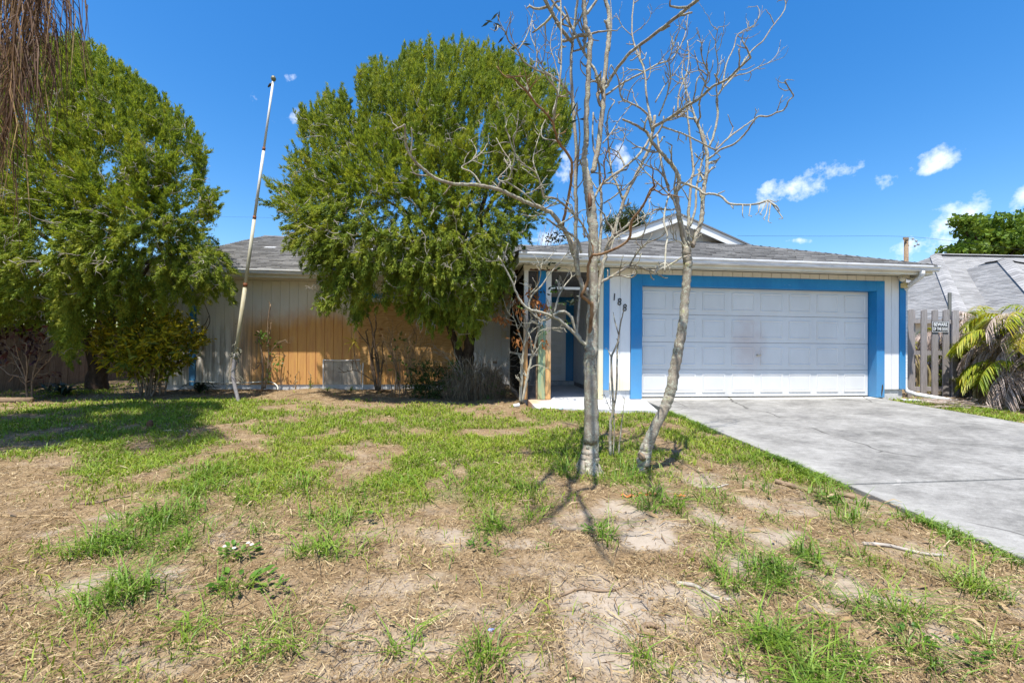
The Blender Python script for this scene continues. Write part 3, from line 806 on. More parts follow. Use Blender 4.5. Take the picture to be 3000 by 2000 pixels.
# --- roofs
PITCH = .38
def shingles(parent, mat, o, e, s, length, run, lim, name='shingles', exp=.13, tab=.305, thick=1.):
    """o eave corner, e along the eave, s up the slope (unit); lim(t) -> (a, b) range along the eave at slope distance t"""
    o, e, s = map(np.array, (o, e, s)); nrm = np.cross(e, s)
    if nrm[2] < 0: nrm = -nrm
    Q = []
    n = int(run / exp)
    for i in range(n):
        t0 = i * exp; t1 = min(t0 + exp + .02, run)
        a, b = lim(t0 + exp * .5)
        if b - a < .05: continue
        x = a - (tab * .5 if i % 2 else 0) - rng.random() * .06
        while x < b:
            x0, x1 = max(x + .004, a), min(x + tab, b); x += tab
            if x1 - x0 < .03: continue
            hgt = (.02 + rng.random() * .012) * thick; j = (rng.random() - .5) * .016
            p0 = o + e * x0 + s * (t0 + j) + nrm * hgt; p1 = o + e * x1 + s * (t0 + j) + nrm * hgt
            p2 = o + e * x1 + s * t1 + nrm * .004; p3 = o + e * x0 + s * t1 + nrm * .004
            d = nrm * (hgt - .001)
            Q.append((p0, p1, p2, p3)); Q.append((p0 - d, p1 - d, p1, p0))
    # two faces share an edge: keep every tab an island of its own
    V = np.array(Q).reshape(-1, 2, 4, 3)
    vv = np.concatenate([V[:, 0], V[:, 1, :2]], 1).reshape(-1, 3)
    k = np.arange(len(V)) * 6
    quads = np.concatenate([np.stack([k, k + 1, k + 2, k + 3], 1), np.stack([k + 4, k + 5, k + 1, k], 1)])
    return grid_mesh(name, vv, quads, mat, parent, 'stuff')
def deck(parent, polys, mat, name='roof', th=.03):
    m = MB()
    for poly in polys:
        n = len(poly); V = [tuple(p) for p in poly] + [(p[0], p[1], p[2] - th) for p in poly]
        m.add(V, [tuple(range(n)), tuple(range(2 * n - 1, n - 1, -1))] + [(i, i + n, (i + 1) % n + n, (i + 1) % n) for i in range(n)])
    return m.build(name, mat, parent)
UL, UR, VE, ZE = -2.42, 5.622, -.66, 2.568
hw_ = (UR - UL) / 2; um = (UL + UR) / 2; zr = ZE + PITCH * hw_
VG = 1.83; dG = VG - VE; zG = ZE + PITCH * dG
VB = 6.6
zf = lambda d: ZE + PITCH * d
groof = deck(HOUSE, [
    [(UL, VE, ZE), (UR, VE, ZE), (UR - dG, VG, zG), (UL + dG, VG, zG)],
    [(UR, VE, ZE), (UR, VB, ZE), (um, VB, zr), (um, VG, zr), (UR - dG, VG, zG)],
    [(UL, VB, ZE), (UL, VE, ZE), (UL + dG, VG, zG), (um, VG, zr), (um, VB, zr)]], SHING)
cs = 1 / math.sqrt(1 + PITCH ** 2)
sl_ = lambda vx, vy: (vx * cs, vy * cs, PITCH * cs)
shingles(groof, SHING, (UL, VE, ZE), (1, 0, 0), sl_(0, 1), UR - UL, dG / cs, lambda t: (t * cs, UR - UL - t * cs))
shingles(groof, SHING, (UL, VE, ZE), (0, 1, 0), sl_(1, 0), 8, hw_ / cs, lambda t: (t * cs if t * cs < dG else VG - .3 - VE, VB - VE))
shingles(groof, SHING, (UR, VE, ZE), (0, 1, 0), sl_(-1, 0), 8, hw_ / cs, lambda t: (t * cs if t * cs < dG else VG - .3 - VE, VB - VE))
# hip caps
for x0, sg in ((UL, 1), (UR, -1)):
    m = MB()
    for k in range(12):
        t = k / 12 * dG; t2 = t + dG / 12 + .03
        a = np.array((x0 + sg * t, VE + t, zf(t) + .022)); b = np.array((x0 + sg * t2, VE + t2, zf(t2) + .014))
        sd = np.array((sg * .5, -.5, 0)) * .2; dn = np.array((0, 0, -.035))
        m.add([a + sd + dn, a, a - sd + dn, b + sd + dn, b, b - sd + dn], [(0, 1, 4, 3), (1, 2, 5, 4)])
    m.build('hip_cap', SHING, groof)
# gablet: wall, rake boards, little roof that runs forward over them
gb = hb('gable_wall', W_GREY, (um - .05, um + .05, VG + .02, VG + .04, zG, zG + .1))
bpy.data.objects.remove(gb)
half = hw_ - dG
m = MB(); m.prism([(um - half - .05, zG - .03), (um + half + .05, zG - .03), (um, zr)], 1, VG, VG + .05)
gb = m.build('gable_wall', WHITE, HOUSE)
VF = VG - .3
m = MB()
for sg in (1, -1):
    A_ = [(um, zr - .02), (um + sg * (half + .42), zr - .02 - PITCH * (half + .42)), (um + sg * (half + .42), zr - .21 - PITCH * (half + .42)), (um, zr - .21)]
    m = MB(); m.prism(A_ if sg > 0 else A_[::-1], 1, VF - .0, VF + .035); m.build('rake_board', WHITE, HOUSE)
    top = [(um, VF - .03, zr), (um + sg * (half + .47), VF - .03, zr - PITCH * (half + .47)), (um + sg * (half + .3), VG + .2, zr - PITCH * (half + .3)), (um, VG + .2, zr)]
    deck(groof, [[(p[0], p[1], p[2] + .012) for p in (top if sg < 0 else top[::-1])]], SHING, 'roof_overhang', .035)
    soff = [(um, VF + .035, zr - .06), (um + sg * (half + .36), VF + .035, zr - .06 - PITCH * (half + .36)), (um + sg * (half + .3), VG, zr - .06 - PITCH * (half + .3)), (um, VG, zr - .06)]
    deck(HOUSE, [soff if sg < 0 else soff[::-1]], CREAM, 'rake_soffit', .01)
# main roof (gable ends left and right)
ML, MR, MV, MZ = -10.3, 4.6, 2.05, 2.615
VR = 7.5; MRZ = MZ + PITCH * (VR - MV)
mroof = deck(HOUSE, [[(ML, MV, MZ), (MR, MV, MZ), (MR, VR, MRZ), (ML, VR, MRZ)], [(ML, VR, MRZ), (MR, VR, MRZ), (MR, 2 * VR - MV, MZ), (ML, 2 * VR - MV, MZ)]], SHING)
shingles(mroof, SHING, (ML, MV, MZ), (1, 0, 0), sl_(0, 1), MR - ML, (VR - MV) / cs, lambda t: (0, MR - ML))
m = MB()
for k in range(48):
    a = ML + k * .31
    m.add([(a, VR - .14, MRZ - .035), (a, VR, MRZ + .03), (a, VR + .14, MRZ - .035), (a + .33, VR - .14, MRZ - .04), (a + .33, VR, MRZ + .02), (a + .33, VR + .14, MRZ - .04)], [(0, 3, 4, 1), (1, 4, 5, 2)])
m.build('ridge_cap', SHING, mroof)
for uu, vv, ww in ((-8.35, 5.9, .45), (-9.1, 4.9, .3), (-6.35, 5.2, .5)):
    zz = MZ + PITCH * (vv - MV)
    m = MB(); m.add([(uu, vv, zz + .022), (uu + ww, vv + .02, zz + .03), (uu + ww, vv + .13, zz + .072), (uu, vv + .11, zz + .064)], [(0, 1, 2, 3)]); m.build('shingle_patch', WHITE, mroof)
m = MB(); m.prism([(2.75, 2.44), (12.2, 2.44), (VR, MRZ - .06)], 0, -10.08, -9.97); m.build('gable_wall', W_MAIN, HOUSE)
m = MB(); m.prism([(MV, MZ - .03), (VR, MRZ - .03), (VR, MRZ - .2), (MV, MZ - .2)], 0, ML - .005, ML + .025); m.build('rake_board', CREAM, HOUSE)
# fascia, soffit, gutters
def gutter(u0, u1, v, zt):
    m = MB()
    pr = [(0, 0), (0, -.1), (-.06, -.112), (-.085, -.09), (-.088, -.06), (-.11, -.03), (-.11, 0), (-.104, 0), (-.1, -.028), (-.08, -.06), (-.075, -.088), (-.055, -.1), (-.008, -.09), (-.008, 0)]
    m.prism([(v + a, zt + b) for a, b in pr], 0, u0, u1); return m.build('gutter', GUTTER, HOUSE)
gutter(UL + .01, UR + .02, -.6, 2.562); gutter(ML + .02, UL - .06, 2.1, 2.612)
hb('fascia', CREAM, (UL + .02, UR - .02, -.6, -.575, 2.4, 2.55)); hb('fascia', CREAM, (ML + .03, UL + .04, 2.105, 2.13, 2.44, 2.6))
hb('fascia', CREAM, (UR - .03, UR - .005, -.574, 6.5, 2.4, 2.56)); hb('fascia', CREAM, (UL + .02, UL + .045, -.574, 2.1, 2.4, 2.56))
def soffit(u0, u1, v0, v1, z, along='u', step=.1):
    m = MB(); k = int((u1 - u0) / step) if along == 'u' else int((v1 - v0) / step)
    for i in range(k):
        if along == 'u': a = u0 + i * step; m.box(a, a + step * .88, v0, v1, z - .008, z); m.box(a + step * .88, a + step, v0, v1, z - .001, z + .004)
        else: a = v0 + i * step; m.box(u0, u1, a, a + step * .88, z - .008, z); m.box(u0, u1, a + step * .88, a + step, z - .001, z + .004)
    return m.build('soffit', CREAM, HOUSE, kind='stuff')
soffit(UL + .05, UR - .03, -.574, -.172, 2.452); soffit(ML + .05, -2.3, 2.13, 2.6, 2.45)
soffit(5.55, UR - .03, -.17, 6.4, 2.455, 'v'); soffit(UL + .05, -2.265, -.17, 2.1, 2.455, 'v')
# downspout
m = MB()
pts = [(5.3, -.655, 2.455), (5.3, -.655, 2.4), (5.32, -.63, 2.36), (5.52, -.2, 2.22), (5.585, -.12, 2.16), (5.59, -.11, 2.08), (5.59, -.11, .2), (5.6, -.14, .12), (5.68, -.25, .07), (5.98, -.62, .0)]
m.tube(pts, [.042] * len(pts), 8, lump=0.); m.build('downspout', GUTTER, HOUSE, True)
# floodlight at the corner
fl = hb('floodlight', CREAM, (5.36, 5.52, -.26, -.17, 2.39, 2.44))
for a, d in ((5.31, -1), (5.56, .6)):
    m = MB(); q = np.array((a, -.3, 2.36)); dirv = np.array((d * .8, -.6, -.25)); dirv /= np.linalg.norm(dirv)
    m.tube([q - dirv * .1, q - dirv * .02, q + dirv * .05, q + dirv * .06], [.022, .028, .045, .04], 12); m.build('lamp', CREAM, fl, True)
hb('motion_sensor', simple('yellowed_plastic', (.6, .5, .26), .1, 4), (5.39, 5.5, -.27, -.19, 2.2, 2.3), parent=fl, bevel=.01); hb('bracket', CREAM, (5.43, 5.46, -.24, -.2, 2.3, 2.39), parent=fl)
# ================================================================== the two bare trees, traced limb by limb
cA = lambda x, y: (1400 + x / 2.24, y / 2.24)
cB = lambda x, y: (1450 + x / 2.413, 600 + y / 2.413)
cC = lambda x, y: (1600 + x / 3.136, 350 + y / 3.136)
cD = lambda x, y: (700 + x / 2.24, 100 + y / 2.24)
cE = lambda x, y: (1600 + x / 3.485, 1150 + y / 3.485)
c8 = lambda x, y: (1450 + x / 3.137, 750 + y / 3.137)
c0 = lambda x, y: (x, y)
def perp(d):
    a = np.cross(d, rng.normal(size=3)); return a / (np.linalg.norm(a) + 1e-9)
def twig(m, p, d, L, r, depth=0, up=.35):
    n = 4 + int(L * 6); pts = [p]; q = np.array(p); d = np.array(d)
    for i in range(n):
        d = d + rng.normal(size=3) * .24 + np.array((0, 0, up * .35)); d /= np.linalg.norm(d)
        q = q + d * L / n; pts.append(q)
        if depth < 1 and i > 0 and rng.random() < .3:
            twig(m, q, d + perp(d) * .9, L * (.3 + .35 * rng.random()), r * .6, depth + 1, up)
    m.tube(pts, np.linspace(r, r * .6, len(pts)), 5)
class Bare:
    def __init__(s, root, Y0): s.root = root; s.Y0 = Y0; s.known = []
    def depth_at(s, px):
        if not s.known: return 0.
        K = np.array(s.known); d = np.hypot(K[:, 0] - px[0], K[:, 1] - px[1]); i = d.argmin()
        return K[i, 2] if d[i] < 45 else None
    def limb(s, conv, pts, w0, w1, dd=None, mat=None, twigs=0, tl=.28, name='branch', tw=None, lump=.12, sides=7, up=.35):
        px = [conv(*p) for p in pts]
        d0 = s.depth_at(px[0]); L = sum(math.dist(px[i], px[i + 1]) for i in range(len(px) - 1)) / F * s.Y0
        if dd is None: dd = (rng.random() - .5) * .9 * L
        if d0 is None:
            d1 = s.depth_at(px[-1]); d0 = (d1 if d1 is not None else 0) - dd * .5
        acc = [0.]
        for i in range(len(px) - 1): acc.append(acc[-1] + math.dist(px[i], px[i + 1]))
        tt = np.array(acc) / acc[-1]
        dep = d0 + dd * tt ** 1.2
        W = [P(x, y, s.Y0 + d) for (x, y), d in zip(px, dep)]
        sp = spline(W, 5); n = len(sp)
        for i in range(n):
            k = i / (n - 1)
        t = np.linspace(0, 1, n)
        r = .92 * (w0 + (w1 - w0) * t) / 2 / F * s.Y0
        for i, (a, b) in enumerate(zip(px[:-1], px[1:])):
            for k in np.linspace(0, 1, 6): s.known.append((a[0] + (b[0] - a[0]) * k, a[1] + (b[1] - a[1]) * k, dep[i] + (dep[i + 1] - dep[i]) * k))
        m = MB()
        jit = rng.normal(size=sp.shape) * r[:, None] * .16; jit[0] = 0; jit[-1] = 0
        m.tube(sp + jit, r, sides, lump=lump)
        tw_ = max(w1, 3.2) * .75 if tw is None else tw
        for _ in range(twigs):
            i = int((.2 + .8 * rng.random()) * (n - 1)); i = min(max(i, 1), n - 1)
            d = sp[i] - sp[i - 1]; d /= np.linalg.norm(d) + 1e-9
            twig(m, sp[i], d * .7 + perp(d), tl * (.35 + .7 * rng.random()), min(tw_ * 1.3 / 2 / F * s.Y0, r[i] * .85), up=up)
        if w1 < 6: twig(m, sp[-1], sp[-1] - sp[-3], tl * .5, r[-1], up=up)
        return m.build(name, mat or BARK, s.root, True)
bp = G(1728, 1376)
t1 = thing('bare_tree', 'larger bare tree with upright lichen covered trunk on the lawn before the front door', 'tree', tuple(bp))
T = Bare(t1, bp[1])
def flare(T, root, pts, mat):
    W = [P(x, y, T.Y0) for x, y, w in pts]; r = [.94 * w / 2 / F * T.Y0 for x, y, w in pts]
    W[0][2] -= .06
    for (x, y, w), (x2, y2, w2) in zip(pts[:-1], pts[1:]):
        for k in np.linspace(0, 1, 10): T.known.append((x + (x2 - x) * k, y + (y2 - y) * k, 0.))
    Ws = spline(np.column_stack([np.array(W), r]), 6)
    m = MB(); m.tube(Ws[:, :3] + rng.normal(size=(len(Ws), 3)) * .0035, Ws[:, 3], 14, lump=.11)
    return m, Ws
m, Ws = flare(T, t1, [(1722, 1384, 76), (1724, 1362, 66), (1728, 1335, 56), (1731, 1300, 49), (1733, 1240, 45), (1732, 1180, 43), (1730, 1110, 40), (1730, 1040, 40), (1734, 1000, 38), (1735, 940, 33), (1737, 850, 30), (1739, 760, 30), (1738, 690, 30), (1735, 640, 31), (1729, 590, 31), (1722, 545, 28), (1716, 500, 21), (1714, 470, 19)], BARK)
b = Ws[0, :3]
for a, L, rr in ((.3, .2, .035), (1.1, .13, .03), (2.6, .16, .035), (4.0, .14, .04), (5.2, .2, .045), (-.4, .22, .04)):  # root flares
    d = np.array((math.cos(a), math.sin(a), 0)); m.tube([b + d * .03 + (0, 0, .22), b + d * .09 + (0, 0, .1), b + d * (L * .7) + (0, 0, .02), b + d * L + (0, 0, -.05)], [rr * .8, rr, rr * .8, rr * .4], 8, lump=.2)
m.build('trunk', BARK, t1, True)
# hollow of the torn trunk
m = MB(); q = P(1727, 592, T.Y0 - .052)
m.tube([q + (0, 0.006, .085), q + (.003, 0.001, .03), q + (.004, 0.002, -.03), q + (.002, .008, -.08)], [.008, .022, .02, .006], 8, lump=.3); m.build('bark_wound', simple('torn_heartwood', (.12, .055, .025), .5, 30), t1, True)
L = T.limb
L(cA, [(700, 1050), (703, 960), (710, 900), (712, 750), (720, 600), (728, 470), (732, 400), (738, 260), (722, 215), (705, 170), (697, 80), (695, 0), (690, -160), (700, -420)], 18, 13, -.1, twigs=4)
L(cA, [(755, 1130), (768, 1080), (792, 950), (808, 800), (820, 700), (826, 560), (832, 500), (848, 350), (858, 240), (858, 80), (838, 10), (815, -140), (790, -380)], 17, 12, .25, twigs=4)
L(c0, [(1731, 870), (1712, 848), (1700, 820), (1692, 790), (1689, 740), (1687, 690), (1688, 600), (1686, 520), (1688, 446), (1683, 370), (1677, 277), (1673, 200), (1677, 134), (1684, 67), (1692, 0), (1700, -90)], 15, 8, .25, twigs=6)
L(cA, [(700, 1560), (690, 1480), (640, 1400), (648, 1200), (660, 1000), (668, 900), (662, 800), (640, 700), (622, 640)], 7, 4, .2, twigs=4)
L(c0, [(1696, 812), (1686, 758), (1664, 694), (1645, 662), (1622, 631), (1600, 615), (1547, 594), (1489, 567), (1445, 551), (1396, 541), (1325, 538), (1276, 522), (1242, 497), (1213, 470), (1191, 430), (1187, 390), (1186, 365)], 16, 4.5, -1.0, twigs=7, tl=.2)
L(c0, [(1410, 542), (1383, 506), (1352, 491), (1383, 470), (1414, 444), (1428, 421)], 5, 2.5, .15, twigs=4, tl=.16)
L(c0, [(1383, 470), (1396, 444), (1380, 410)], 3.5, 2, .1, twigs=2, tl=.14)
L(c0, [(1459, 555), (1466, 531), (1483, 533), (1499, 502), (1508, 448), (1504, 400), (1525, 370)], 5, 2.4, -.2, twigs=5, tl=.18)
L(c0, [(1466, 531), (1461, 520), (1495, 479), (1472, 439), (1454, 404)], 4, 2.2, .2, twigs=4, tl=.18)
L(c0, [(1483, 531), (1539, 569), (1570, 600), (1596, 612)], 4.5, 4.5, .1, twigs=2)
L(c0, [(1690, 655), (1680, 627), (1664, 611), (1641, 591), (1622, 580), (1600, 577), (1592, 576), (1574, 513), (1534, 482), (1507, 446), (1490, 400), (1480, 370)], 9, 3, -.35, twigs=8, tl=.22)
L(c0, [(1574, 513), (1562, 470), (1570, 430), (1582, 390)], 4, 2.2, .2, twigs=4, tl=.2)
L(c0, [(1600, 640), (1640, 668), (1690, 700), (1703, 742)], 6, 8, .1, twigs=1)
L(c0, [(1648, 666), (1657, 615), (1669, 557), (1676, 493), (1673, 468), (1657, 442), (1635, 414), (1622, 366), (1619, 357), (1598, 330), (1570, 304), (1552, 280), (1534, 259), (1520, 245), (1503, 228), (1486, 221)], 9, 3, -1.25, BARKR, twigs=7, tl=.22)
L(c0, [(1619, 357), (1628, 312), (1632, 268), (1605, 232), (1592, 200), (1575, 170)], 5, 2.2, -.3, twigs=6, tl=.2)
L(c0, [(1570, 304), (1548, 262), (1545, 236)], 3.4, 2, .2, twigs=3, tl=.16)
L(c0, [(1657, 442), (1630, 414), (1592, 405), (1586, 380), (1598, 350)], 4, 2.2, .2, twigs=3, tl=.18)
L(c0, [(1677, 284), (1663, 268), (1641, 241), (1605, 219), (1570, 205), (1534, 179), (1516, 147), (1490, 120), (1480, 94), (1458, 76)], 7, 2.6, -1.1, twigs=8, tl=.2)
L(c0, [(1518, 147), (1538, 116), (1552, 80), (1563, 36)], 4, 2, .15, twigs=5, tl=.16)
L(c0, [(1516, 147), (1496, 100), (1494, 50)], 3, 1.6, -.1, twigs=3, tl=.12)
L(c0, [(1570, 205), (1572, 150), (1555, 105), (1560, 60)], 4, 2, .2, twigs=5, tl=.16)
L(c0, [(1762, 250), (1744, 210), (1726, 179), (1706, 143), (1686, 100), (1654, 49), (1619, 4), (1590, -40)], 9, 8, .2, twigs=6)
L(c0, [(1677, 125), (1650, 94), (1628, 58), (1606, 18), (1580, -30)], 11, 9, -1.2, twigs=4)
L(c0, [(1641, 241), (1625, 180), (1612, 130), (1625, 70), (1640, 20)], 4, 2.2, .3, twigs=6, tl=.2)
L(c0, [(1619, 335), (1639, 250), (1645, 134), (1643, 0), (1640, -60)], 5, 4, .25, twigs=5, tl=.2)
L(c0, [(1779, 248), (1802, 210), (1846, 156), (1891, 121), (1945, 80), (1994, 40), (2043, 0), (2090, -45)], 10, 8, -1.3, twigs=5, tl=.25)
L(c0, [(1776, 278), (1829, 241), (1882, 214), (1927, 188), (1967, 174), (1994, 134), (2010, 90), (2016, 40)], 7, 2.8, .4, twigs=8, tl=.22)
L(c0, [(1768, 250), (1739, 237), (1712, 219), (1701, 200), (1700, 178)], 4.5, 2.5, -.2, twigs=2, tl=.14)
L(c0, [(1786, 150), (1792, 75), (1790, 20), (1786, -20)], 3.4, 2.4, .1, twigs=1)
L(c0, [(1733, 100), (1748, 95), (1772, 92)], 7, 5, -.1)
L(c0, [(1880, 180), (1855, 120), (1852, 60), (1857, 0), (1860, -40)], 6, 4, .2, twigs=5, tl=.2)
L(c0, [(1852, 106), (1825, 80), (1812, 55), (1805, 40)], 3, 1.6, .1, twigs=3, tl=.14)
L(c0, [(1852, 100), (1878, 82), (1900, 60), (1911, 30)], 3, 1.6, -.1, twigs=3, tl=.14)
# low reddish limb with the sawn stub, in front of the trunk
L(c0, [(1731, 1002), (1729, 960), (1734, 900), (1728, 885), (1703, 866)], 13, 11, -.22, BARKR)
L(c0, [(1703, 866), (1721, 825), (1724, 780), (1735, 748), (1748, 747), (1793, 733), (1842, 700), (1850, 650), (1868, 625), (1885, 600), (1905, 560), (1918, 545)], 9, 5, -.7, BARKR, twigs=5, tl=.2)
L(c0, [(1735, 745), (1722, 690), (1702, 650), (1684, 632), (1674, 600)], 6, 3, -.15, BARK2, twigs=5, tl=.2)
L(c0, [(1842, 700), (1880, 690), (1892, 660), (1880, 640)], 4.5, 2.5, -.1, BARK2, twigs=4, tl=.2)
L(c0, [(1790, 735), (1800, 700), (1830, 680), (1870, 655)], 4, 2.5, .1, BARK2, twigs=5, tl=.2)
# low grey limbs
L(c0, [(1722, 1012), (1708, 1004), (1690, 985), (1657, 952), (1628, 931), (1587, 915), (1549, 905), (1529, 886), (1512, 857), (1500, 824), (1482, 790), (1465, 758)], 12, 4, -.3, BARK2, twigs=5, tl=.2)
L(c0, [(1505, 840), (1512, 815), (1505, 795)], 3, 1.8, .1, BARK2, twigs=2, tl=.12)
L(c0, [(1700, 992), (1686, 968), (1674, 930), (1656, 914), (1632, 916), (1612, 930), (1590, 938), (1566, 924), (1550, 900), (1556, 868), (1587, 836), (1607, 807), (1636, 774), (1660, 745), (1672, 738)], 10, 3.2, -.1, BARK2, twigs=8, tl=.2)
L(c0, [(1624, 919), (1636, 870), (1657, 832), (1674, 812), (1672, 795)], 6, 3, .2, BARK2, twigs=6, tl=.2)
L(c0, [(1553, 860), (1575, 835), (1584, 800), (1580, 770)], 4, 2.4, -.15, BARK2, twigs=5, tl=.18)
L(c0, [(1576, 780), (1600, 765), (1630, 730)], 3.6, 2, .1, BARK2, twigs=4, tl=.16)
L(c0, [(1688, 985), (1694, 930), (1698, 880), (1703, 840)], 9, 7, .1)
# right hand low limbs and the steep ones that cross to the other tree
L(c0, [(1744, 870), (1757, 832), (1781, 816), (1810, 799), (1844, 780), (1864, 778), (1902, 792), (1935, 789), (1972, 770), (1997, 753), (2012, 735)], 10, 5, .3, twigs=5, tl=.2)
L(c0, [(1781, 812), (1815, 807), (1848, 813), (1866, 799), (1858, 782)], 5, 4, -.2, twigs=2)
L(c0, [(1844, 780), (1864, 745), (1889, 716), (1935, 695), (1950, 680)], 6, 3, -.3, twigs=7, tl=.22)
L(c0, [(1748, 900), (1757, 830), (1766, 780), (1778, 735), (1796, 690), (1812, 640), (1830, 580), (1852, 535), (1885, 470), (1906, 425), (1912, 385), (1918, 340)], 13, 10, .25, twigs=5)
L(c0, [(1826, 586), (1807, 540), (1792, 500), (1784, 440), (1780, 380), (1782, 330), (1800, 300)], 8, 4, .25, twigs=6, tl=.24)
L(c0, [(1742, 580), (1760, 545), (1788, 520), (1830, 490), (1870, 455), (1900, 412), (1918, 370)], 8, 8, .15, twigs=4)
L(c0, [(1752, 770), (1760, 690), (1762, 590), (1758, 540), (1754, 480), (1740, 440), (1736, 400), (1738, 330)], 11, 5, .3, twigs=5, tl=.22)
L(c0, [(1768, 596), (1800, 575), (1835, 545), (1880, 498), (1918, 440)], 5, 3, -.3, twigs=5, tl=.2)
L(c0, [(1755, 560), (1772, 520), (1770, 480), (1780, 440)], 5, 3, -.1, BARKR, twigs=5, tl=.2)
L(c0, [(1790, 480), (1815, 440), (1830, 400), (1822, 380)], 4, 2.4, .2, twigs=5, tl=.2)
L(c0, [(1766, 420), (1790, 390), (1815, 350), (1840, 320), (1852, 300)], 4.5, 2.2, .3, twigs=6, tl=.2)
m = MB()
for px, py in ((1437, 62), (1452, 80), (1458, 70), (1478, 106), (1520, 124), (1524, 130), (1670, 340), (1694, 350), (1768, 490), (1776, 510), (1445, 66)):
    q = P(px, py, T.Y0 - .35 if px < 1600 else T.Y0); a = rng.random() * 6.28; d = np.array((math.cos(a), .3, math.sin(a) * .6)); s_ = np.array((-d[2], .2, d[0])) * .3
    for k in range(2):
        l = .1; m.add([q, q + d * l * .5 + s_ * l * .4, q + d * l, q + d * l * .5 - s_ * l * .4], [(0, 1, 2, 3)]); d = -d + rng.normal(size=3) * .4
m.build('leaf', DARKLEAF, t1, kind='stuff')

# limbs above the picture's top edge, reaching out over the lawn towards the street; their shadows lie before the trunk
def over(root, path, h, r0, start):
    pts = [np.array(start, float)]
    for px, py in path:
        g_ = G(px, py); pts.append(np.array((g_[0] - .0908 * h, g_[1] - .3485 * h, g_[2] + h)))
    sp = spline(pts, 6); m = MB(); m.tube(sp + rng.normal(size=sp.shape) * .006, np.linspace(r0, r0 * .45, len(sp)), 7, lump=.15)
    for _ in range(5):
        i = rng.integers(6, len(sp)); d = unit_(sp[i] - sp[i - 1]); twig(m, sp[i], d + perp(d) * .8, .35, r0 * .3)
    return m.build('branch', BARK, root, True)
def unit_(a): return a / (np.linalg.norm(a) + 1e-9)
s0 = P(1690, -400, T.Y0 - .1); s1 = P(1985, -330, T.Y0 + .1)
over(t1, [(1742, 1395), (1725, 1425), (1690, 1440), (1712, 1490), (1735, 1545), (1750, 1600), (1800, 1660)], 4.5, .026, s0)
over(t1, [(1690, 1400), (1652, 1372), (1668, 1412), (1668, 1460), (1630, 1500), (1585, 1525)], 4.7, .028, s0)
over(t1, [(1700, 1385), (1640, 1380), (1590, 1410), (1550, 1440)], 4.8, .02, s0)
over(t1, [(1600, 1400), (1568, 1440), (1570, 1480), (1640, 1490)], 5.0, .016, s0)

bp2 = G(1884, 1382)
t2 = thing('bare_tree', 'smaller bare tree leaning right, its trunk crossing in front of the garage door', 'tree', tuple(bp2))
T = Bare(t2, bp2[1]); L = T.limb
m, Ws = flare(T, t2, [(1878, 1392, 30), (1881, 1372, 34), (1886, 1345, 40), (1892, 1318, 37), (1904, 1284, 33), (1930, 1228, 31), (1946, 1196, 31), (1958, 1165, 32), (1970, 1120, 32), (1982, 1056, 31), (1992, 1000, 29), (2000, 950, 27), (2006, 890, 26), (2010, 840, 25), (2014, 790, 25), (2014, 760, 27), (2012, 735, 28), (2010, 712, 20)], BARK)
m.build('trunk', BARK, t2, True)
m = MB(); q = P(1884, 1338, T.Y0 - .065); m.tube([q + (-.03, .02, .03), q + (-.01, 0, .0), q + (.015, .01, -.03)], [.015, .032, .018], 9, lump=.3); m.build('bark_wound', BROWNW, t2, True)
L(cC, [(1280, 1190), (1250, 1030), (1222, 900), (1202, 750), (1192, 660), (1222, 580), (1200, 480), (1130, 390), (1060, 310), (980, 220), (930, 130), (890, 95), (820, 50), (700, -3)], 17, 6, -.3, twigs=5)
L(cC, [(1310, 1150), (1308, 1000), (1312, 850), (1322, 700), (1332, 560), (1352, 470), (1342, 350), (1328, 220), (1310, 60), (1300, -20), (1290, -150), (1275, -320)], 11, 4, .3, twigs=7)
L(cC, [(1340, 1170), (1380, 1060), (1420, 950), (1432, 840), (1442, 700), (1462, 580), (1475, 480), (1480, 380), (1475, 290), (1440, 180), (1400, 60), (1360, -20)], 16, 8, .2, twigs=6)
over(t2, [(1900, 1400), (1935, 1425), (1925, 1460), (1900, 1490), (1910, 1530)], 4.6, .02, s1)
L(c0, [(2072, 450), (2061, 400), (2040, 350), (2025, 310), (2010, 260), (1998, 215), (2005, 160)], 9, 3, .3, twigs=8, tl=.24)
L(cC, [(1320, 980), (1370, 830), (1380, 650), (1410, 480), (1440, 360), (1470, 300)], 8, 6, .2, twigs=3)
L(c0, [(2068, 470), (2090, 455), (2114, 437), (2154, 420), (2186, 388), (2217, 344), (2248, 341), (2275, 330), (2297, 321), (2311, 295), (2324, 281), (2311, 259), (2299, 238)], 7, 3, -.6, twigs=3, tl=.14)
L(c0, [(2096, 442), (2132, 406), (2168, 379), (2199, 357), (2212, 348)], 6, 4, .2, twigs=2, tl=.12)
L(c0, [(2130, 410), (2142, 390), (2148, 374)], 4, 3.4, .05)
L(c0, [(1987, 535), (2011, 538), (2046, 554), (2062, 568), (2083, 567), (2114, 576), (2137, 596), (2177, 600), (2217, 598), (2248, 589), (2262, 596), (2275, 604)], 8, 4, -.6, BARK2, twigs=2, tl=.1, up=-.5)
for a in ([(2246, 590), (2236, 610), (2226, 628)], [(2250, 592), (2245, 625), (2237, 640)], [(2258, 596), (2252, 640), (2250, 648)], [(2262, 598), (2278, 618), (2294, 640)], [(2176, 600), (2175, 628)], [(2199, 600), (2194, 632)], [(2140, 598), (2148, 612)], [(2225, 598), (2222, 622)], [(2218, 596), (2250, 586), (2270, 592)]):
    L(c0, a, 3.2, 2.2, -.05, BARK2, up=-.4, tl=.06)
L(c0, [(2078, 430), (2092, 392), (2103, 335), (2100, 290), (2115, 262), (2150, 223), (2181, 179), (2204, 147), (2235, 120), (2262, 80), (2293, 40), (2302, 13), (2296, -10)], 8, 3, .3, twigs=11, tl=.22)
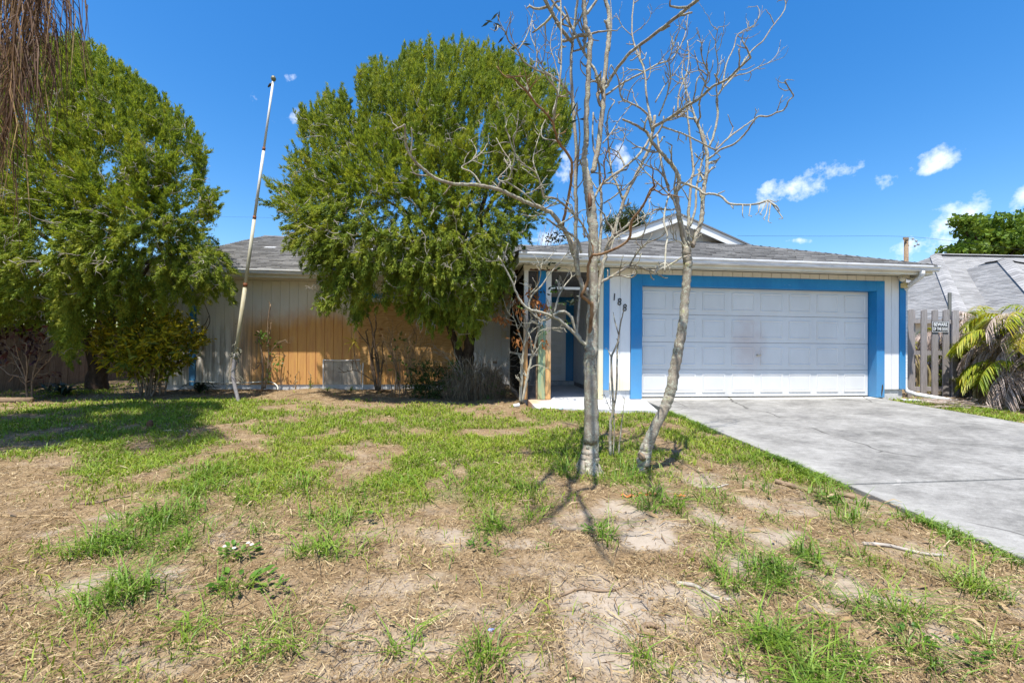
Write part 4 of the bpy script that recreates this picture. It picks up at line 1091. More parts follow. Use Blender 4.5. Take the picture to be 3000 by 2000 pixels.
L(c0, [(2103, 300), (2098, 240), (2104, 190), (2096, 130), (2104, 80)], 5, 2.4, -.2, twigs=8, tl=.22)
L(c0, [(2150, 223), (2190, 214), (2224, 196), (2255, 182), (2276, 160), (2283, 140)], 4, 2, .2, twigs=5, tl=.16)
L(c0, [(2115, 262), (2128, 190), (2150, 140), (2160, 104), (2190, 84), (2210, 75), (2226, 40), (2218, 18)], 5, 2.2, .3, twigs=9, tl=.2)
L(c0, [(2098, 470), (2110, 460), (2094, 445)], 4, 2)
L(c0, [(1911, 385), (1918, 371), (1958, 348), (2003, 317), (2047, 290), (2088, 254), (2132, 232), (2159, 205), (2199, 170)], 10, 4, -1.1, twigs=10, tl=.24)
L(c0, [(2047, 310), (2060, 260), (2075, 215), (2060, 180), (2052, 140)], 5, 2.4, -.2, twigs=8, tl=.22)
L(c0, [(1985, 325), (1990, 270), (2010, 220), (2018, 170), (2014, 120)], 5, 2.4, .25, twigs=8, tl=.22)
L(c0, [(1940, 372), (1980, 385), (2003, 393), (2047, 415), (2096, 440)], 5, 4.5, .1, BARK2, twigs=3, tl=.18)
L(c0, [(1911, 385), (1900, 345), (1891, 330), (1860, 308), (1824, 290), (1815, 263), (1811, 230), (1790, 190)], 7, 3, -.3, twigs=8, tl=.22)
L(c0, [(1909, 360), (1895, 290), (1888, 210), (1870, 165), (1858, 130)], 7, 4, .3, twigs=6, tl=.22)
L(c0, [(1930, 340), (1950, 290), (1965, 230), (1960, 180), (1975, 130), (1990, 90)], 5, 2.4, -.2, twigs=9, tl=.22)
L(c0, [(1920, 300), (1945, 255), (1975, 215), (2000, 180)], 4, 2.2, .2, twigs=6, tl=.2)
L(c0, [(1960, 560), (1940, 490), (1930, 430), (1925, 395)], 8, 6, .15, twigs=2)
L(c0, [(1985, 610), (1965, 615), (1930, 612), (1890, 632), (1862, 645)], 6, 3, -.2, twigs=6, tl=.22)
L(c0, [(1984, 600), (1950, 560), (1925, 535), (1888, 500), (1876, 480)], 5, 3, .2, twigs=6, tl=.2)
L(c0, [(1960, 545), (1935, 505), (1905, 490), (1880, 478)], 5, 3.4, -.2, twigs=3, tl=.2)
L(c0, [(1993, 650), (1965, 570), (1945, 640), (1955, 690), (1950, 735), (1947, 795)], 6, 5, -.45, BARK2, twigs=3, tl=.12, up=-.3)
L(c0, [(2010, 735), (1995, 710), (1975, 700), (1972, 670), (1962, 640)], 5, 2.6, -.2, BARK2, twigs=7, tl=.2)
L(c0, [(2012, 730), (2030, 700), (2035, 670)], 5, 2.4, -.2, BARK2, twigs=5, tl=.18)

# slim saplings between the trunks
for nm, lab, base, limbs in (
    ('sapling', 'thin bare forked sapling standing between the two bare trunks', (1788, 1334), [([(1788, 1334), (1788, 1250), (1795, 1195), (1793, 1120), (1792, 1048), (1810, 1002), (1817, 952), (1827, 911)], 10, 4), ([(1797, 1210), (1806, 1140), (1808, 1040), (1812, 1000)], 7, 5), ([(1792, 1050), (1780, 1022)], 4, 2), ([(1812, 980), (1800, 935), (1798, 922)], 4, 2), ([(1788, 1200), (1770, 1155)], 3.5, 2), ([(1790, 1190), (1786, 1130)], 3, 2), ([(1796, 1335), (1800, 1260), (1796, 1200)], 4, 4)]),
    ('sapling', 'single dark bare shoot just right of the forked sapling', (1812, 1333), [([(1812, 1334), (1818, 1270), (1822, 1230), (1830, 1167)], 6, 2.5)])):
    q = G(*base); st = thing(nm, lab, 'sapling', tuple(q), group='saplings between the bare trees')
    T = Bare(st, q[1])
    for pts, a, b in limbs: T.limb(c0, pts, a, b, .05, BARK, twigs=1, tl=.06, name='stem')

# little tree beside the porch with rusty leaves
q = G(1528, 1180); pt = thing('shrub_tree', 'small two stemmed tree with dead brown leaves beside the porch', 'tree', tuple(q))
T = Bare(pt, q[1])
T.limb(c8, [(235, 1340), (240, 1200), (250, 1000), (268, 820), (300, 690), (325, 600)], 10, 5, .05, BARK2, twigs=9, tl=.4, name='trunk')
T.limb(c8, [(250, 1340), (290, 1150), (325, 980), (350, 880), (380, 760), (420, 600), (470, 480)], 9, 4, .1, BARK2, twigs=10, tl=.4, name='trunk')
T.limb(c8, [(268, 820), (220, 700), (180, 580), (130, 530), (95, 460)], 4, 2, -.2, BARK2, twigs=6, tl=.3)
T.limb(c8, [(330, 930), (390, 890), (370, 820), (400, 700), (520, 660), (640, 665)], 4, 2, -.2, BARK2, twigs=7, tl=.25)
T.limb(c8, [(300, 690), (220, 600), (200, 480), (230, 380)], 4, 2, .2, BARK2, twigs=6, tl=.3)
def leafbunch(m, q, n, size, spread, droop):
    for _ in range(n):
        p = q + rng.normal(size=3) * spread; d = rng.normal(size=3); d[2] -= droop; d /= np.linalg.norm(d)
        s_ = perp(d); l = size * (.6 + .7 * rng.random()); w_ = l * .22
        mid = p + d * l * .5 + np.array((0, 0, -.0))
        m.add([p, mid + s_ * w_, p + d * l + (0, 0, -droop * l * .2), mid - s_ * w_], [(0, 1, 2, 3)])
m = MB()
for px, py, k in ((155, 400, 26), (220, 390, 30), (350, 420, 26), (380, 390, 20), (450, 450, 24), (215, 500, 22), (60, 570, 20), (90, 590, 18), (25, 560, 14), (205, 770, 20), (440, 510, 12), (320, 760, 8), (330, 820, 6), (420, 800, 7), (455, 800, 7), (330, 330, 10)):
    leafbunch(m, P(*c8(px, py), T.Y0 + (rng.random() - .5) * .3), k, .085, .05, 1.)
m.build('dead_leaves', RUSTLEAF, pt, kind='stuff')
m = MB()
for px, py, k in ((490, 80, 8), (530, 60, 7), (560, 280, 8), (600, 270, 6), (690, 430, 9), (720, 400, 8), (620, 440, 5), (660, 600, 7), (530, 520, 5), (215, 460, 4), (450, 680, 4), (440, 330, 4)):
    leafbunch(m, P(*c8(px, py), T.Y0 - .2 + (rng.random() - .5) * .5), k, .09, .04, -.2)
m.build('leaves', DARKLEAF, pt, kind='stuff')
m = MB()
for px, py, k in ((540, 340, 4), (620, 430, 4), (600, 520, 3), (465, 690, 4), (230, 470, 4), (650, 610, 3), (520, 510, 3)):
    leafbunch(m, P(*c8(px, py), T.Y0 - .2), k, .075, .03, 0)
m.build('leaves', GREENLEAF, pt, kind='stuff')

# ================================================================== crowns
def poly_inside(poly, x, y):
    ins = np.zeros(len(x), bool); n = len(poly)
    for i in range(n):
        x1, y1 = poly[i]; x2, y2 = poly[(i + 1) % n]
        c = ((y1 > y) != (y2 > y)) & (x < (x2 - x1) * (y - y1) / (y2 - y1 + 1e-12) + x1); ins ^= c
    return ins
def poly_dist(poly, x, y):
    d = np.full(len(x), 1e9); n = len(poly)
    for i in range(n):
        a = np.array(poly[i]); b = np.array(poly[(i + 1) % n]); e = b - a
        t = np.clip(((x - a[0]) * e[0] + (y - a[1]) * e[1]) / (e @ e + 1e-12), 0, 1)
        d = np.minimum(d, np.hypot(x - a[0] - t * e[0], y - a[1] - t * e[1]))
    return d
def in_house(p, pad=.0):
    dx, dy = p[:, 0] - OX, p[:, 1] - OY
    u = dx * CY + dy * SY; v = -dx * SY + dy * CY; z = p[:, 2]
    main = (u > -10.35) & (u < 4.7) & (v > 1.95 - pad) & (z < 2.45 + PITCH * np.clip(np.minimum(v - 2, 13 - v), 0, 9) + .25) & ((v > 2.5 - pad) | (z > 2.3))
    por = (u > -2.45) & (u < 5.7) & (v > -.75 - pad) & (z < 4.3) & (z < 2.6 + PITCH * np.clip(np.minimum(v + .7, u + 2.45), 0, 9) + .2)
    return main | por
def unit(a): return a / (np.linalg.norm(a, axis=-1, keepdims=True) + 1e-9)
def crown(name, parent, polypx, Y0, Tmax, R, n_plumes, n_sprays, mat, Lp=.42, leaf=.085, gap=.36, upbias=.8, seed=3, zsplit=None, wid=.2, wleaf=.17, inner=.12):
    g = np.random.default_rng(seed)
    poly = [(P(a, b, Y0)[0], P(a, b, Y0)[2]) for a, b in polypx]
    pa = np.array(poly); lo, hi = pa.min(0), pa.max(0)
    C = np.zeros((0, 3)); Nn = np.zeros((0, 3))
    while len(C) < n_plumes:
        k = n_plumes * 3
        x = lo[0] + (hi[0] - lo[0]) * g.random(k); z = lo[1] + (hi[1] - lo[1]) * g.random(k)
        ok = poly_inside(poly, x, z); x, z = x[ok], z[ok]
        d = poly_dist(poly, x, z)
        q = np.clip(d / R, 0, 1); T_ = Tmax * np.sqrt(np.clip(1 - (1 - q) ** 2, 0, 1))
        r = g.random(len(x)); side = np.where(r < .62, -1, 1); depth = np.where(r > 1 - inner, g.random(len(x)) * 1.6 - .8, side * (1 - .28 * g.random(len(x)) ** 1.5))
        zr_ = (z - lo[1]) / (hi[1] - lo[1])
        y = Y0 + T_ * depth + np.where(depth < 0, .95 * (zr_ - .25), 0) * np.clip(-depth * 1.3, 0, 1)
        # clumps and gaps
        nz = vnoise(x * 1.5, y * 1.5, z * 1.1) * .62 + vnoise(x * 4.4 + 5, y * 4.4, z * 2.7) * .38
        ok = (nz > gap - .1 * g.random(len(x))) | ((d < .18) & (g.random(len(x)) < .6))
        f_ = (y / Y0)
        xx, zz_ = x * f_, Z0 + (z - Z0) * f_
        p = np.stack([xx, y, zz_], 1)
        ok &= (d > .02 + .09 * g.random(len(x)))
        ok &= ~in_house(p, .1) & (zz_ > .25)
        cx, cz = (lo + hi) / 2
        nn = np.stack([(x - cx) / (hi[0] - lo[0]) * 2, depth * .9, (z - cz) / (hi[1] - lo[1]) * 2], 1)
        C = np.vstack([C, p[ok]]); Nn = np.vstack([Nn, nn[ok]])
    C, Nn = C[:n_plumes], unit(Nn[:n_plumes])
    zs = (lo[1] + .38 * (hi[1] - lo[1])) if zsplit is None else zsplit
    up = np.clip((C[:, 2] - zs) / (hi[1] - zs) * 1.4 + .1, -.75, 1)[:, None]
    D = unit(Nn * .5 + np.array((.14, 0, 1)) * up * upbias + np.array((0, 0, -.35)) * (up < .15) + g.normal(size=C.shape) * .2)
    L = Lp * (.6 + .8 * g.random(n_plumes))
    pert = g.random((n_plumes, n_sprays)); t = pert ** .8
    a = unit(np.cross(D, g.normal(size=D.shape))); b = np.cross(D, a)
    th = g.random((n_plumes, n_sprays)) * 6.283
    rad = wid * L[:, None] * (1.05 - t) * (.35 + .75 * g.random((n_plumes, n_sprays)))
    off = a[:, None] * np.cos(th)[..., None] + b[:, None] * np.sin(th)[..., None]
    base = C[:, None] + D[:, None] * (t * L[:, None])[..., None] - D[:, None] * (L * .45)[:, None, None] + off * rad[..., None]
    sd = unit(D[:, None] + off * .5 + g.normal(size=base.shape) * .2)
    base = base.reshape(-1, 3); sd = sd.reshape(-1, 3); n = len(base)
    quads = []
    for k in range(4):
        ld = unit(sd + g.normal(size=(n, 3)) * .22); ls = unit(np.cross(ld, g.normal(size=(n, 3))))
        l = leaf * (.6 + .8 * g.random(n))[:, None]; w_ = l * wleaf
        p0 = base + g.normal(size=(n, 3)) * leaf * .22
        quads.append(np.stack([p0 - ls * w_, p0 + ls * w_, p0 + ld * l], 1))
    V = np.stack(quads, 1).reshape(-1, 3, 3)
    bad = in_house(V.mean(1), 0)
    V = V[~bad]
    return fast_mesh(name, V, 3, mat, parent, 'stuff'), C, D
def dead_twigs(parent, C, D, n, L=.5, r=.007, mat=None, name='dead_twigs', only=None):
    m = MB(); idx = rng.permutation(len(C)); k = 0
    for i in idx:
        if only is not None and not only(C[i]): continue
        p = C[i] + D[i] * .1 + np.array((0, -.12, 0)) * rng.random(); d = unit(rng.normal(size=3) * np.array((1, .5, .8)) + np.array((0, -.3, .1)))
        l = L * (.5 + rng.random()); nseg = 5; pts = [p]
        for _ in range(nseg):
            d = unit(d + rng.normal(size=3) * .38); pts.append(pts[-1] + d * l / nseg)
        if in_house(np.array(pts), .05).any(): continue
        m.tube(pts, np.linspace(r, r * .4, nseg + 1), 4)
        for _ in range(2):
            j = rng.integers(1, nseg); d2 = unit(d + perp(d)); m.tube([pts[j], pts[j] + d2 * l * .22 + (0, 0, .03), pts[j] + d2 * l * .38], [r * .6, r * .5, r * .25], 4)
        k += 1
        if k >= n: break
    return m.build(name, mat or TWIGW, parent, True, 'stuff')
def limbs(parent, base, targets, r0, mat, name='limb'):
    for (x, y, z), k in targets:
        e = np.array((x, y, z)); mid = base * .45 + e * .55 + np.array((0, 0, .25)) + rng.normal(size=3) * .15
        m = MB(); m.tube(spline([base, base * .75 + mid * .25 + (0, 0, .2), mid, e], 6), np.linspace(r0 * k, r0 * k * .25, 19), 8, lump=.15); m.build(name, mat, parent, True)

K = 1.2755
cq = G(1368, 1158)
ced = thing('cedar_tree', 'broad green cedar with pale dead twigs standing close to the boarded window', 'tree', tuple(cq), group='cedars before the house')
ol = [(608, 422), (640, 408), (652, 432), (672, 425), (660, 375), (672, 345), (690, 335), (678, 285), (690, 262), (722, 245), (748, 213), (770, 225), (790, 208), (812, 240), (812, 275), (836, 262), (812, 215), (822, 180), (850, 140), (880, 148), (905, 150), (920, 125), (950, 118), (985, 108), (1010, 114), (1050, 104), (1085, 108), (1120, 112), (1150, 130), (1185, 140), (1235, 170), (1285, 198), (1312, 250), (1322, 320), (1282, 345), (1282, 385), (1262, 420), (1255, 455), (1238, 490), (1232, 560), (1210, 600), (1185, 640), (1160, 690), (1130, 715), (1100, 760), (1060, 778), (1030, 735), (985, 745), (940, 712), (900, 690), (860, 700), (825, 752), (795, 690), (755, 715), (728, 690), (742, 640), (712, 600), (675, 575), (660, 540), (668, 510), (645, 490), (612, 474), (640, 450)]
cr, C1, D1 = crown('crown', ced, [(a * K, b * K) for a, b in ol], 7.8, 1.5, 1.6, 4000, 41, CEDAR, Lp=.42, leaf=.052, wleaf=.13, wid=.125, gap=.385, upbias=1.25, seed=5)
m = MB(); b0 = P(1372, 1150, cq[1]); b0[2] -= .1
m.tube(spline([b0, P(1371, 1060, cq[1]), P(1376, 980, cq[1] - .05), P(1362, 850, 8.3), P(1345, 720, 8.1), P(1330, 600, 7.9), P(1322, 480, 7.8), P(1330, 330, 7.8)], 6), np.linspace(.135, .03, 43), 12, lump=.2)
m.tube(spline([b0 + (-.02, 0, .12), P(1345, 1040, cq[1]), P(1322, 970, cq[1] - .2), P(1285, 870, 7.9), P(1240, 760, 7.8), P(1180, 640, 7.7)], 6), np.linspace(.1, .03, 31), 10, lump=.2)
m.build('trunk', BARKD, ced, True)
fk = P(1360, 830, 8.25)
limbs(ced, fk, [((P(1080, 560, 7.7)), .8), (P(1000, 420, 7.9), .7), (P(950, 700, 7.2), .7), (P(1200, 320, 7.8), .8), (P(1460, 300, 7.9), .9), (P(1560, 420, 7.8), .8), (P(1480, 620, 7.5), .7), (P(1420, 500, 7.1), .7), (P(1130, 820, 6.9), .6), (P(1290, 420, 8.5), .8), (P(1480, 740, 7.7), .5)], .085, BARKD)
# broken side limb under the right edge
m = MB(); m.tube(spline([P(1400, 930, 8.3), P(1470, 860, 8.1), P(1515, 790, 7.9), P(1530, 740, 7.8)], 5), np.linspace(.05, .02, 16), 8, lump=.2); m.build('limb', BARKD, ced, True)
dead_twigs(ced, C1, D1, 420, .26, .0058, only=lambda c: c[1] < 7.6 and c[2] < 5.0)

lq = G(288, 1143)
led = thing('cedar_tree', 'tall rounded cedar with dark leaning trunk behind the yellow croton bush', 'tree', tuple(lq), group='cedars before the house')
ol2 = [(-190, 420), (-150, 300), (-90, 210), (-20, 140), (50, 108), (100, 102), (170, 95), (205, 112), (245, 130), (290, 165), (318, 190), (350, 212), (385, 240), (412, 265), (445, 300), (472, 340), (480, 395), (470, 430), (505, 455), (508, 490), (486, 520), (505, 560), (532, 592), (538, 655), (520, 700), (490, 672), (462, 690), (440, 722), (410, 690), (380, 715), (330, 690), (300, 745), (262, 720), (225, 720), (190, 790), (160, 835), (128, 800), (105, 735), (70, 748), (30, 740), (0, 748), (-60, 745), (-140, 700), (-190, 560)]
cr2, C2, D2 = crown('crown', led, [(a * K, b * K) for a, b in ol2], 8.1, 1.75, 1.7, 4200, 41, CEDAR, Lp=.42, leaf=.052, wleaf=.13, wid=.125, gap=.365, upbias=1.25, seed=8)
m = MB(); b0 = P(285, 1150, lq[1]); b0[2] -= .1
m.tube(spline([b0, P(285, 1100, lq[1]), P(300, 1010, lq[1]), P(305, 920, 8.9), P(290, 800, 8.8), P(240, 650, 8.7), P(220, 480, 8.7), P(210, 320, 8.7)], 6), np.linspace(.2, .035, 43), 12, lump=.2)
m.tube(spline([b0 + (0, 0, .35), P(262, 1010, lq[1] - .1), P(225, 940, 8.5), P(170, 860, 8.3), P(80, 760, 8.2)], 6), np.linspace(.11, .03, 25), 10, lump=.2)
m.tube(spline([P(303, 1000, lq[1]), P(335, 920, 8.9), P(385, 850, 8.7), P(450, 760, 8.5)], 6), np.linspace(.09, .03, 19), 10, lump=.2)
m.build('trunk', BARKD, led, True)
fk = P(300, 860, 8.8)
limbs(led, fk, [(P(60, 560, 8.4), .8), (P(160, 330, 8.6), .8), (P(330, 300, 8.6), .8), (P(480, 450, 8.5), .8), (P(560, 640, 8.4), .7), (P(600, 800, 8.3), .5), (P(120, 800, 7.8), .6), (P(-100, 600, 8.6), .8), (P(380, 560, 7.8), .6)], .085, BARKD)
m = MB(); m.tube(spline([P(560, 1010, 8.9), P(590, 985, 8.8), P(615, 940, 8.7), P(600, 890, 8.6)], 5), np.linspace(.012, .006, 16), 6); m.tube(spline([P(575, 965, 8.85), P(600, 950, 8.8), P(612, 925, 8.7)], 5), np.linspace(.01, .005, 11), 6); m.build('limb', BARKD, led, True)
dead_twigs(led, C2, D2, 460, .26, .0058, only=lambda c: c[1] < 7.9 and c[2] < 5.2)
# ================================================================== flagpole
q = G(692, 1176)
fp = thing('flagpole', 'rusty leaning white flagpole with ball top and rope tangled round its splintered foot', 'flagpole', tuple(q))
Yp = q[1]
def pole_mat():
    n = NT('rusty_white_pole'); p = n.pos(); z = n.sep(p)[2]
    f = n.noise(n.vec(p, (30, 30, 3)), 2., 6, .6)
    c = n.ramp(n.math('ADD', n.math('MULTIPLY', n.math('ADD', f, .5), .5), n.math('MULTIPLY', n.math('SUBTRACT', 3.6, z), .085)), [(.45, (.58, .58, .54)), (.58, (.42, .39, .28)), (.72, (.34, .29, .17)), (.9, (.27, .255, .16))])
    ru = n.step(n.noise(n.vec(p, (5, 5, 5)), 1.7, 5, .7), .6, .75)
    c = n.mix(n.math('MULTIPLY', ru, .75), c, (.33, .15, .04))
    return n.fin(c, .6, .3)
POLEM = pole_mat()
top = P(800, 240, Yp + .25); bot = P(689, 1052, Yp); a = np.array(top); d_ = unit(top - bot)
m = MB()
for k in range(4):
    s0, s1 = k / 4, (k + 1) / 4; r = .032 - .0045 * k
    m.tube([bot + (top - bot) * s0, bot + (top - bot) * s1], [r, r], 12)
m.build('pole', POLEM, fp, True)
for s in (.26, .5, .75):
    m = MB(); m.tube([bot + (top - bot) * (s - .006), bot + (top - bot) * (s + .006)], [.036 - .015 * s] * 2, 12)
    m.build('joint', bpy.data.materials.get('rust_band') or simple('rust_band', (.18, .06, .02), .4, 30), fp, True)
m = MB(); m.lathe([(.0, -.05), (.03, -.04), (.045, 0), (.03, .04), (.0, .05)], top + d_ * .06, 12); m.build('finial', simple('tarnished_ball', (.16, .15, .07), .3, 20, .4, .5), fp, True)
m = MB(); m.tube([top + (-.09, 0, -.1), top + (-.05, 0, -.05), top + (.0, 0, -.03)], [.012, .022, .02], 8); m.build('pulley', simple('dark_metal', (.06, .06, .05), .3, 9, .5, .4, metal=.6), fp, True)
m = MB(); m.tube(spline([bot + d_ * .1, P(684, 1085, Yp), P(684, 1110, Yp - .02), P(690, 1140, Yp - .04), P(699, 1174, Yp - .06), P(702, 1182, Yp - .06)], 5), np.linspace(.036, .026, 26), 9, lump=.12); m.build('splintered_foot', GREYWOOD, fp, True)
m = MB()
for k in range(26):
    c = bot + d_ * (.28 * rng.random() + .02) + rng.normal(size=3) * .02
    pts = [c]
    for _ in range(6): pts.append(pts[-1] + rng.normal(size=3) * .026 + (0, 0, -.012))
    pts = np.array(pts); pts = c + (pts - c) * .8 + (bot + d_ * .15 - c) * np.linspace(0, .8, 7)[:, None]
    m.tube(spline(pts, 3), .0075, 5)
for k in range(7):
    c = bot + rng.normal(size=3) * .04; m.tube(spline([c, c + (rng.normal() * .05, 0, -.15), c + (rng.normal() * .07, 0, -.3), c + (rng.normal() * .1, 0, -.42 - .1 * rng.random())], 4), .004, 4)
m.build('rope', simple('grey_rope', (.19, .18, .13), .4, 60, .95, .05), fp, True, 'stuff')

# ================================================================== croton, maroon shrub, strap leaved plants
def leafy_bush(root, cx, cy, cz, rx, ry, rz, n, size, mat, asp=.2, up=.5, name='foliage', seed=1, tipdown=.15, cluster=9):
    g = np.random.default_rng(seed)
    nc = n // cluster
    d = unit(g.normal(size=(nc, 3))); r = g.random(nc) ** .38
    c = np.array((cx, cy, cz)) + d * r[:, None] * np.array((rx, ry, rz)) * (.8 + .35 * vnoise(d[:, 0] * 3 + 5, d[:, 1] * 3, d[:, 2] * 3))[:, None]
    ax = unit(d * .8 + np.array((0, 0, up)) + g.normal(size=d.shape) * .25)
    cc = np.repeat(c, cluster, 0); aa = np.repeat(ax, cluster, 0); n = len(cc)
    ld = unit(aa * .75 + unit(g.normal(size=(n, 3))) * .8); ls = unit(np.cross(ld, aa + g.normal(size=(n, 3)) * .3)); nn = np.cross(ls, ld)
    p0 = cc + aa * (g.random(n)[:, None] - .5) * size * 1.4
    l = size * (.6 + .8 * g.random(n))[:, None]; w_ = l * asp
    m1 = p0 + ld * l * .5; tip = p0 + ld * l + np.array((0, 0, -1)) * l * tipdown
    A = np.stack([p0, m1 + ls * w_ + nn * w_ * .25, tip, m1], 1); B = np.stack([p0, m1, tip, m1 - ls * w_ + nn * w_ * .25], 1)
    V = np.concatenate([A[:, None], B[:, None]], 1)          # two halves of a folded leaf, sharing the midrib
    vv = np.stack([p0, m1 + ls * w_ + nn * w_ * .3, tip, m1, m1 - ls * w_ + nn * w_ * .3], 1).reshape(-1, 3)
    k = np.arange(n) * 5
    return grid_mesh(name, vv, np.concatenate([np.stack([k, k + 3, k + 2, k + 1], 1), np.stack([k, k + 4, k + 2, k + 3], 1)]), mat, root, 'stuff')
def stems(root, base, n, hgt, spread, r, mat, name='stem', tw=2, each=False, up=.3, seed=None):
    m = MB()
    for k in range(n):
        a = k * 2.4 + rng.random(); b = base + np.array((math.cos(a), math.sin(a), 0)) * .06 * rng.random() * n ** .5
        e = base + np.array((math.cos(a) * spread * (.4 + .8 * rng.random()), math.sin(a) * spread * .8, hgt * (.7 + .4 * rng.random())))
        mid = b * .5 + e * .5 + np.array((math.cos(a), math.sin(a), 0)) * -.12 * spread + rng.normal(size=3) * .04
        sp = spline([b - (0, 0, .05), mid, e], 6); m.tube(sp, np.linspace(r, r * .4, len(sp)), 6, lump=.15)
        for _ in range(tw):
            i = rng.integers(4, len(sp)); twig(m, sp[i], unit(sp[i] - sp[i - 1]) + perp(sp[i] - sp[i - 1]) * .7, hgt * .3 * (.5 + rng.random()), r * .5, up=up)
        if each: m.build(name, mat, root, True); m = MB()
    if not each: return m.build(name, mat, root, True)
cq = G(438, 1160); cY = cq[1]
cro = thing('croton_bush', 'rounded yellow and green croton bush under the left cedar', 'bush', tuple(cq))
ce = P(432, 1010, cY)
leafy_bush(cro, ce[0] + .05, cY, ce[2] + .08, 1.02, .75, .72, 7200, .115, CROTON, .15, .55, seed=4)
stems(cro, cq, 16, .9, .5, .018, BROWNW, tw=1)
rq = G(92, 1170); rY = rq[1]
red = thing('bare_shrub', 'sparse shrub with maroon leaves and grey stems beside the brown fence', 'shrub', tuple(rq))
T = Bare(red, rY)
zz = lambda x, y: (x / 4.48, 900 + y / 4.48)
for pts, a, b in (([(370, 1270), (350, 1100), (345, 950), (360, 800), (345, 600), (350, 480)], 7, 3), ([(440, 1270), (420, 1100), (425, 950), (470, 760), (540, 600), (590, 430)], 7, 3), ([(345, 980), (270, 830), (200, 700), (150, 580), (70, 480)], 5, 2.5), ([(330, 930), (220, 900), (120, 880), (60, 830), (0, 780)], 5, 3), ([(425, 930), (480, 880), (560, 880), (650, 860), (700, 900)], 4, 2), ([(430, 900), (450, 760), (500, 560), (520, 420)], 4, 2), ([(360, 850), (380, 700), (400, 560), (400, 450)], 4, 2), ([(345, 940), (290, 760), (240, 640), (200, 480)], 4, 2), ([(430, 950), (520, 820), (620, 720), (690, 640)], 4, 2)):
    T.limb(zz, pts, a * .8, b * .8, (rng.random() - .5) * .5, BROWNW, twigs=4, tl=.25, name='stem')
m = MB()
for px, py, k in ((260, 260, 26), (330, 240, 22), (120, 270, 14), (180, 330, 14), (360, 360, 20), (450, 380, 22), (560, 330, 18), (600, 350, 14), (280, 510, 12), (400, 500, 14), (180, 560, 12), (110, 600, 8), (500, 910, 12), (640, 880, 10), (700, 910, 8), (30, 260, 10), (15, 450, 8), (60, 700, 8), (450, 590, 10), (480, 540, 8), (-60, 400, 12), (-100, 600, 12)):
    leafbunch(m, P(*zz(px, py), rY + (rng.random() - .5) * .4), k, .1, .07, .4)
m.build('leaves', REDLEAF, red, kind='stuff')
def strap_plant(name, lab, px, py, n, L, mat, w=.035, arch=.9, group=None, Y=None):
    q = G(px, py); root = thing(name, lab, 'plant', tuple(q), group=group); m = MB()
    for k in range(n):
        a = rng.random() * 6.283; d = np.array((math.cos(a), math.sin(a), 0)); l = L * (.6 + .6 * rng.random()); e = .5 + .9 * rng.random()
        s_ = np.array((-d[1], d[0], 0)); pts = []
        for i in range(6):
            t = i / 5; pts.append(q + d * l * t * (.3 + .5 * t) + np.array((0, 0, l * (e * t - arch * e * t * t))))
        ws = [w * .6, w, w, w * .85, w * .5, .002]
        V = []
        for p_, ww in zip(pts, ws): V += [p_ + s_ * ww * .5, p_ - (0, 0, ww * .12), p_ - s_ * ww * .5]
        fs = []
        for i in range(5):
            for j in (0, 1): fs.append((i * 3 + j, i * 3 + j + 1, i * 3 + j + 4, i * 3 + j + 3))
        m.add(V, fs)
    m.build('leaves', mat, root, kind='stuff'); return root
strap_plant('lily_plant', 'dark strap leaved plant between the maroon shrub and the left cedar trunk', 190, 1160, 26, .7, DARKLEAF, .06)
strap_plant('lily_plant', 'dark strap leaved plant at the foot of the blue corner board', 585, 1150, 34, .62, DARKLEAF, .05)
strap_plant('lily_plant', 'small dark plant in front of the brown fence foot', 140, 1150, 16, .5, DARKLEAF, .06)
strap_plant('strap_plant', 'small green grassy plant beside the dark porch screen', 1478, 1158, 22, .4, GREENLEAF, .02)
strap_plant('strap_plant', 'tuft of narrow green leaves before the leaning screen frame', 1028, 1147, 18, .35, GREENLEAF, .012)
strap_plant('strap_plant', 'thin tuft of grass left of the leaning screen frame', 960, 1146, 14, .3, GREENLEAF, .012)

# weeds and shrubs along the wall
BROWND = simple('dark_brown_stem', (.13, .09, .06), .4, 12., .9, .1)
z4 = lambda x, y: (500 + x / 2.94, 750 + y / 2.94)
q = G(770, 1143); wd = thing('weed_shrub', 'tall half dead weed with a few green leaves before the orange stained wall', 'shrub', tuple(q))
T = Bare(wd, q[1])
for pts, a, b in (([(790, 1145), (792, 1000), (790, 860), (770, 760), (765, 660)], 8, 4), ([(810, 1140), (835, 1000), (845, 850), (838, 700), (840, 560), (860, 415)], 6, 3), ([(840, 880), (880, 800), (930, 750), (990, 720)], 3, 2), ([(845, 950), (880, 880), (920, 840), (990, 860)], 3, 1.6), ([(785, 890), (760, 940), (718, 980)], 4, 3), ([(838, 700), (860, 640), (865, 570)], 3, 2), ([(820, 1100), (850, 1000), (860, 930)], 3, 2)):
    T.limb(z4, pts, a, b, (rng.random() - .5) * .2, BROWNW, twigs=3, tl=.14, name='stem')
m = MB()
for px, py, k in ((770, 680, 16), (800, 670, 14), (820, 700, 8), (840, 700, 6), (775, 745, 7), (840, 770, 6), (850, 820, 5), (920, 750, 12), (930, 770, 8), (930, 920, 9), (910, 880, 8), (880, 920, 6), (900, 970, 8), (940, 935, 8), (960, 880, 7), (840, 1000, 5), (845, 1040, 6), (845, 1080, 6), (835, 950, 4), (880, 870, 5), (790, 720, 8)):
    leafbunch(m, P(*z4(px, py), q[1] + (rng.random() - .5) * .15), k, .07, .035, .1)
m.build('leaves', GREENLEAF, wd, kind='stuff')
q = G(1108, 1148); ms_ = thing('stem_clump', 'clump of upright woody stems in front of the plywood board', 'shrub', tuple(q))
T = Bare(ms_, q[1])
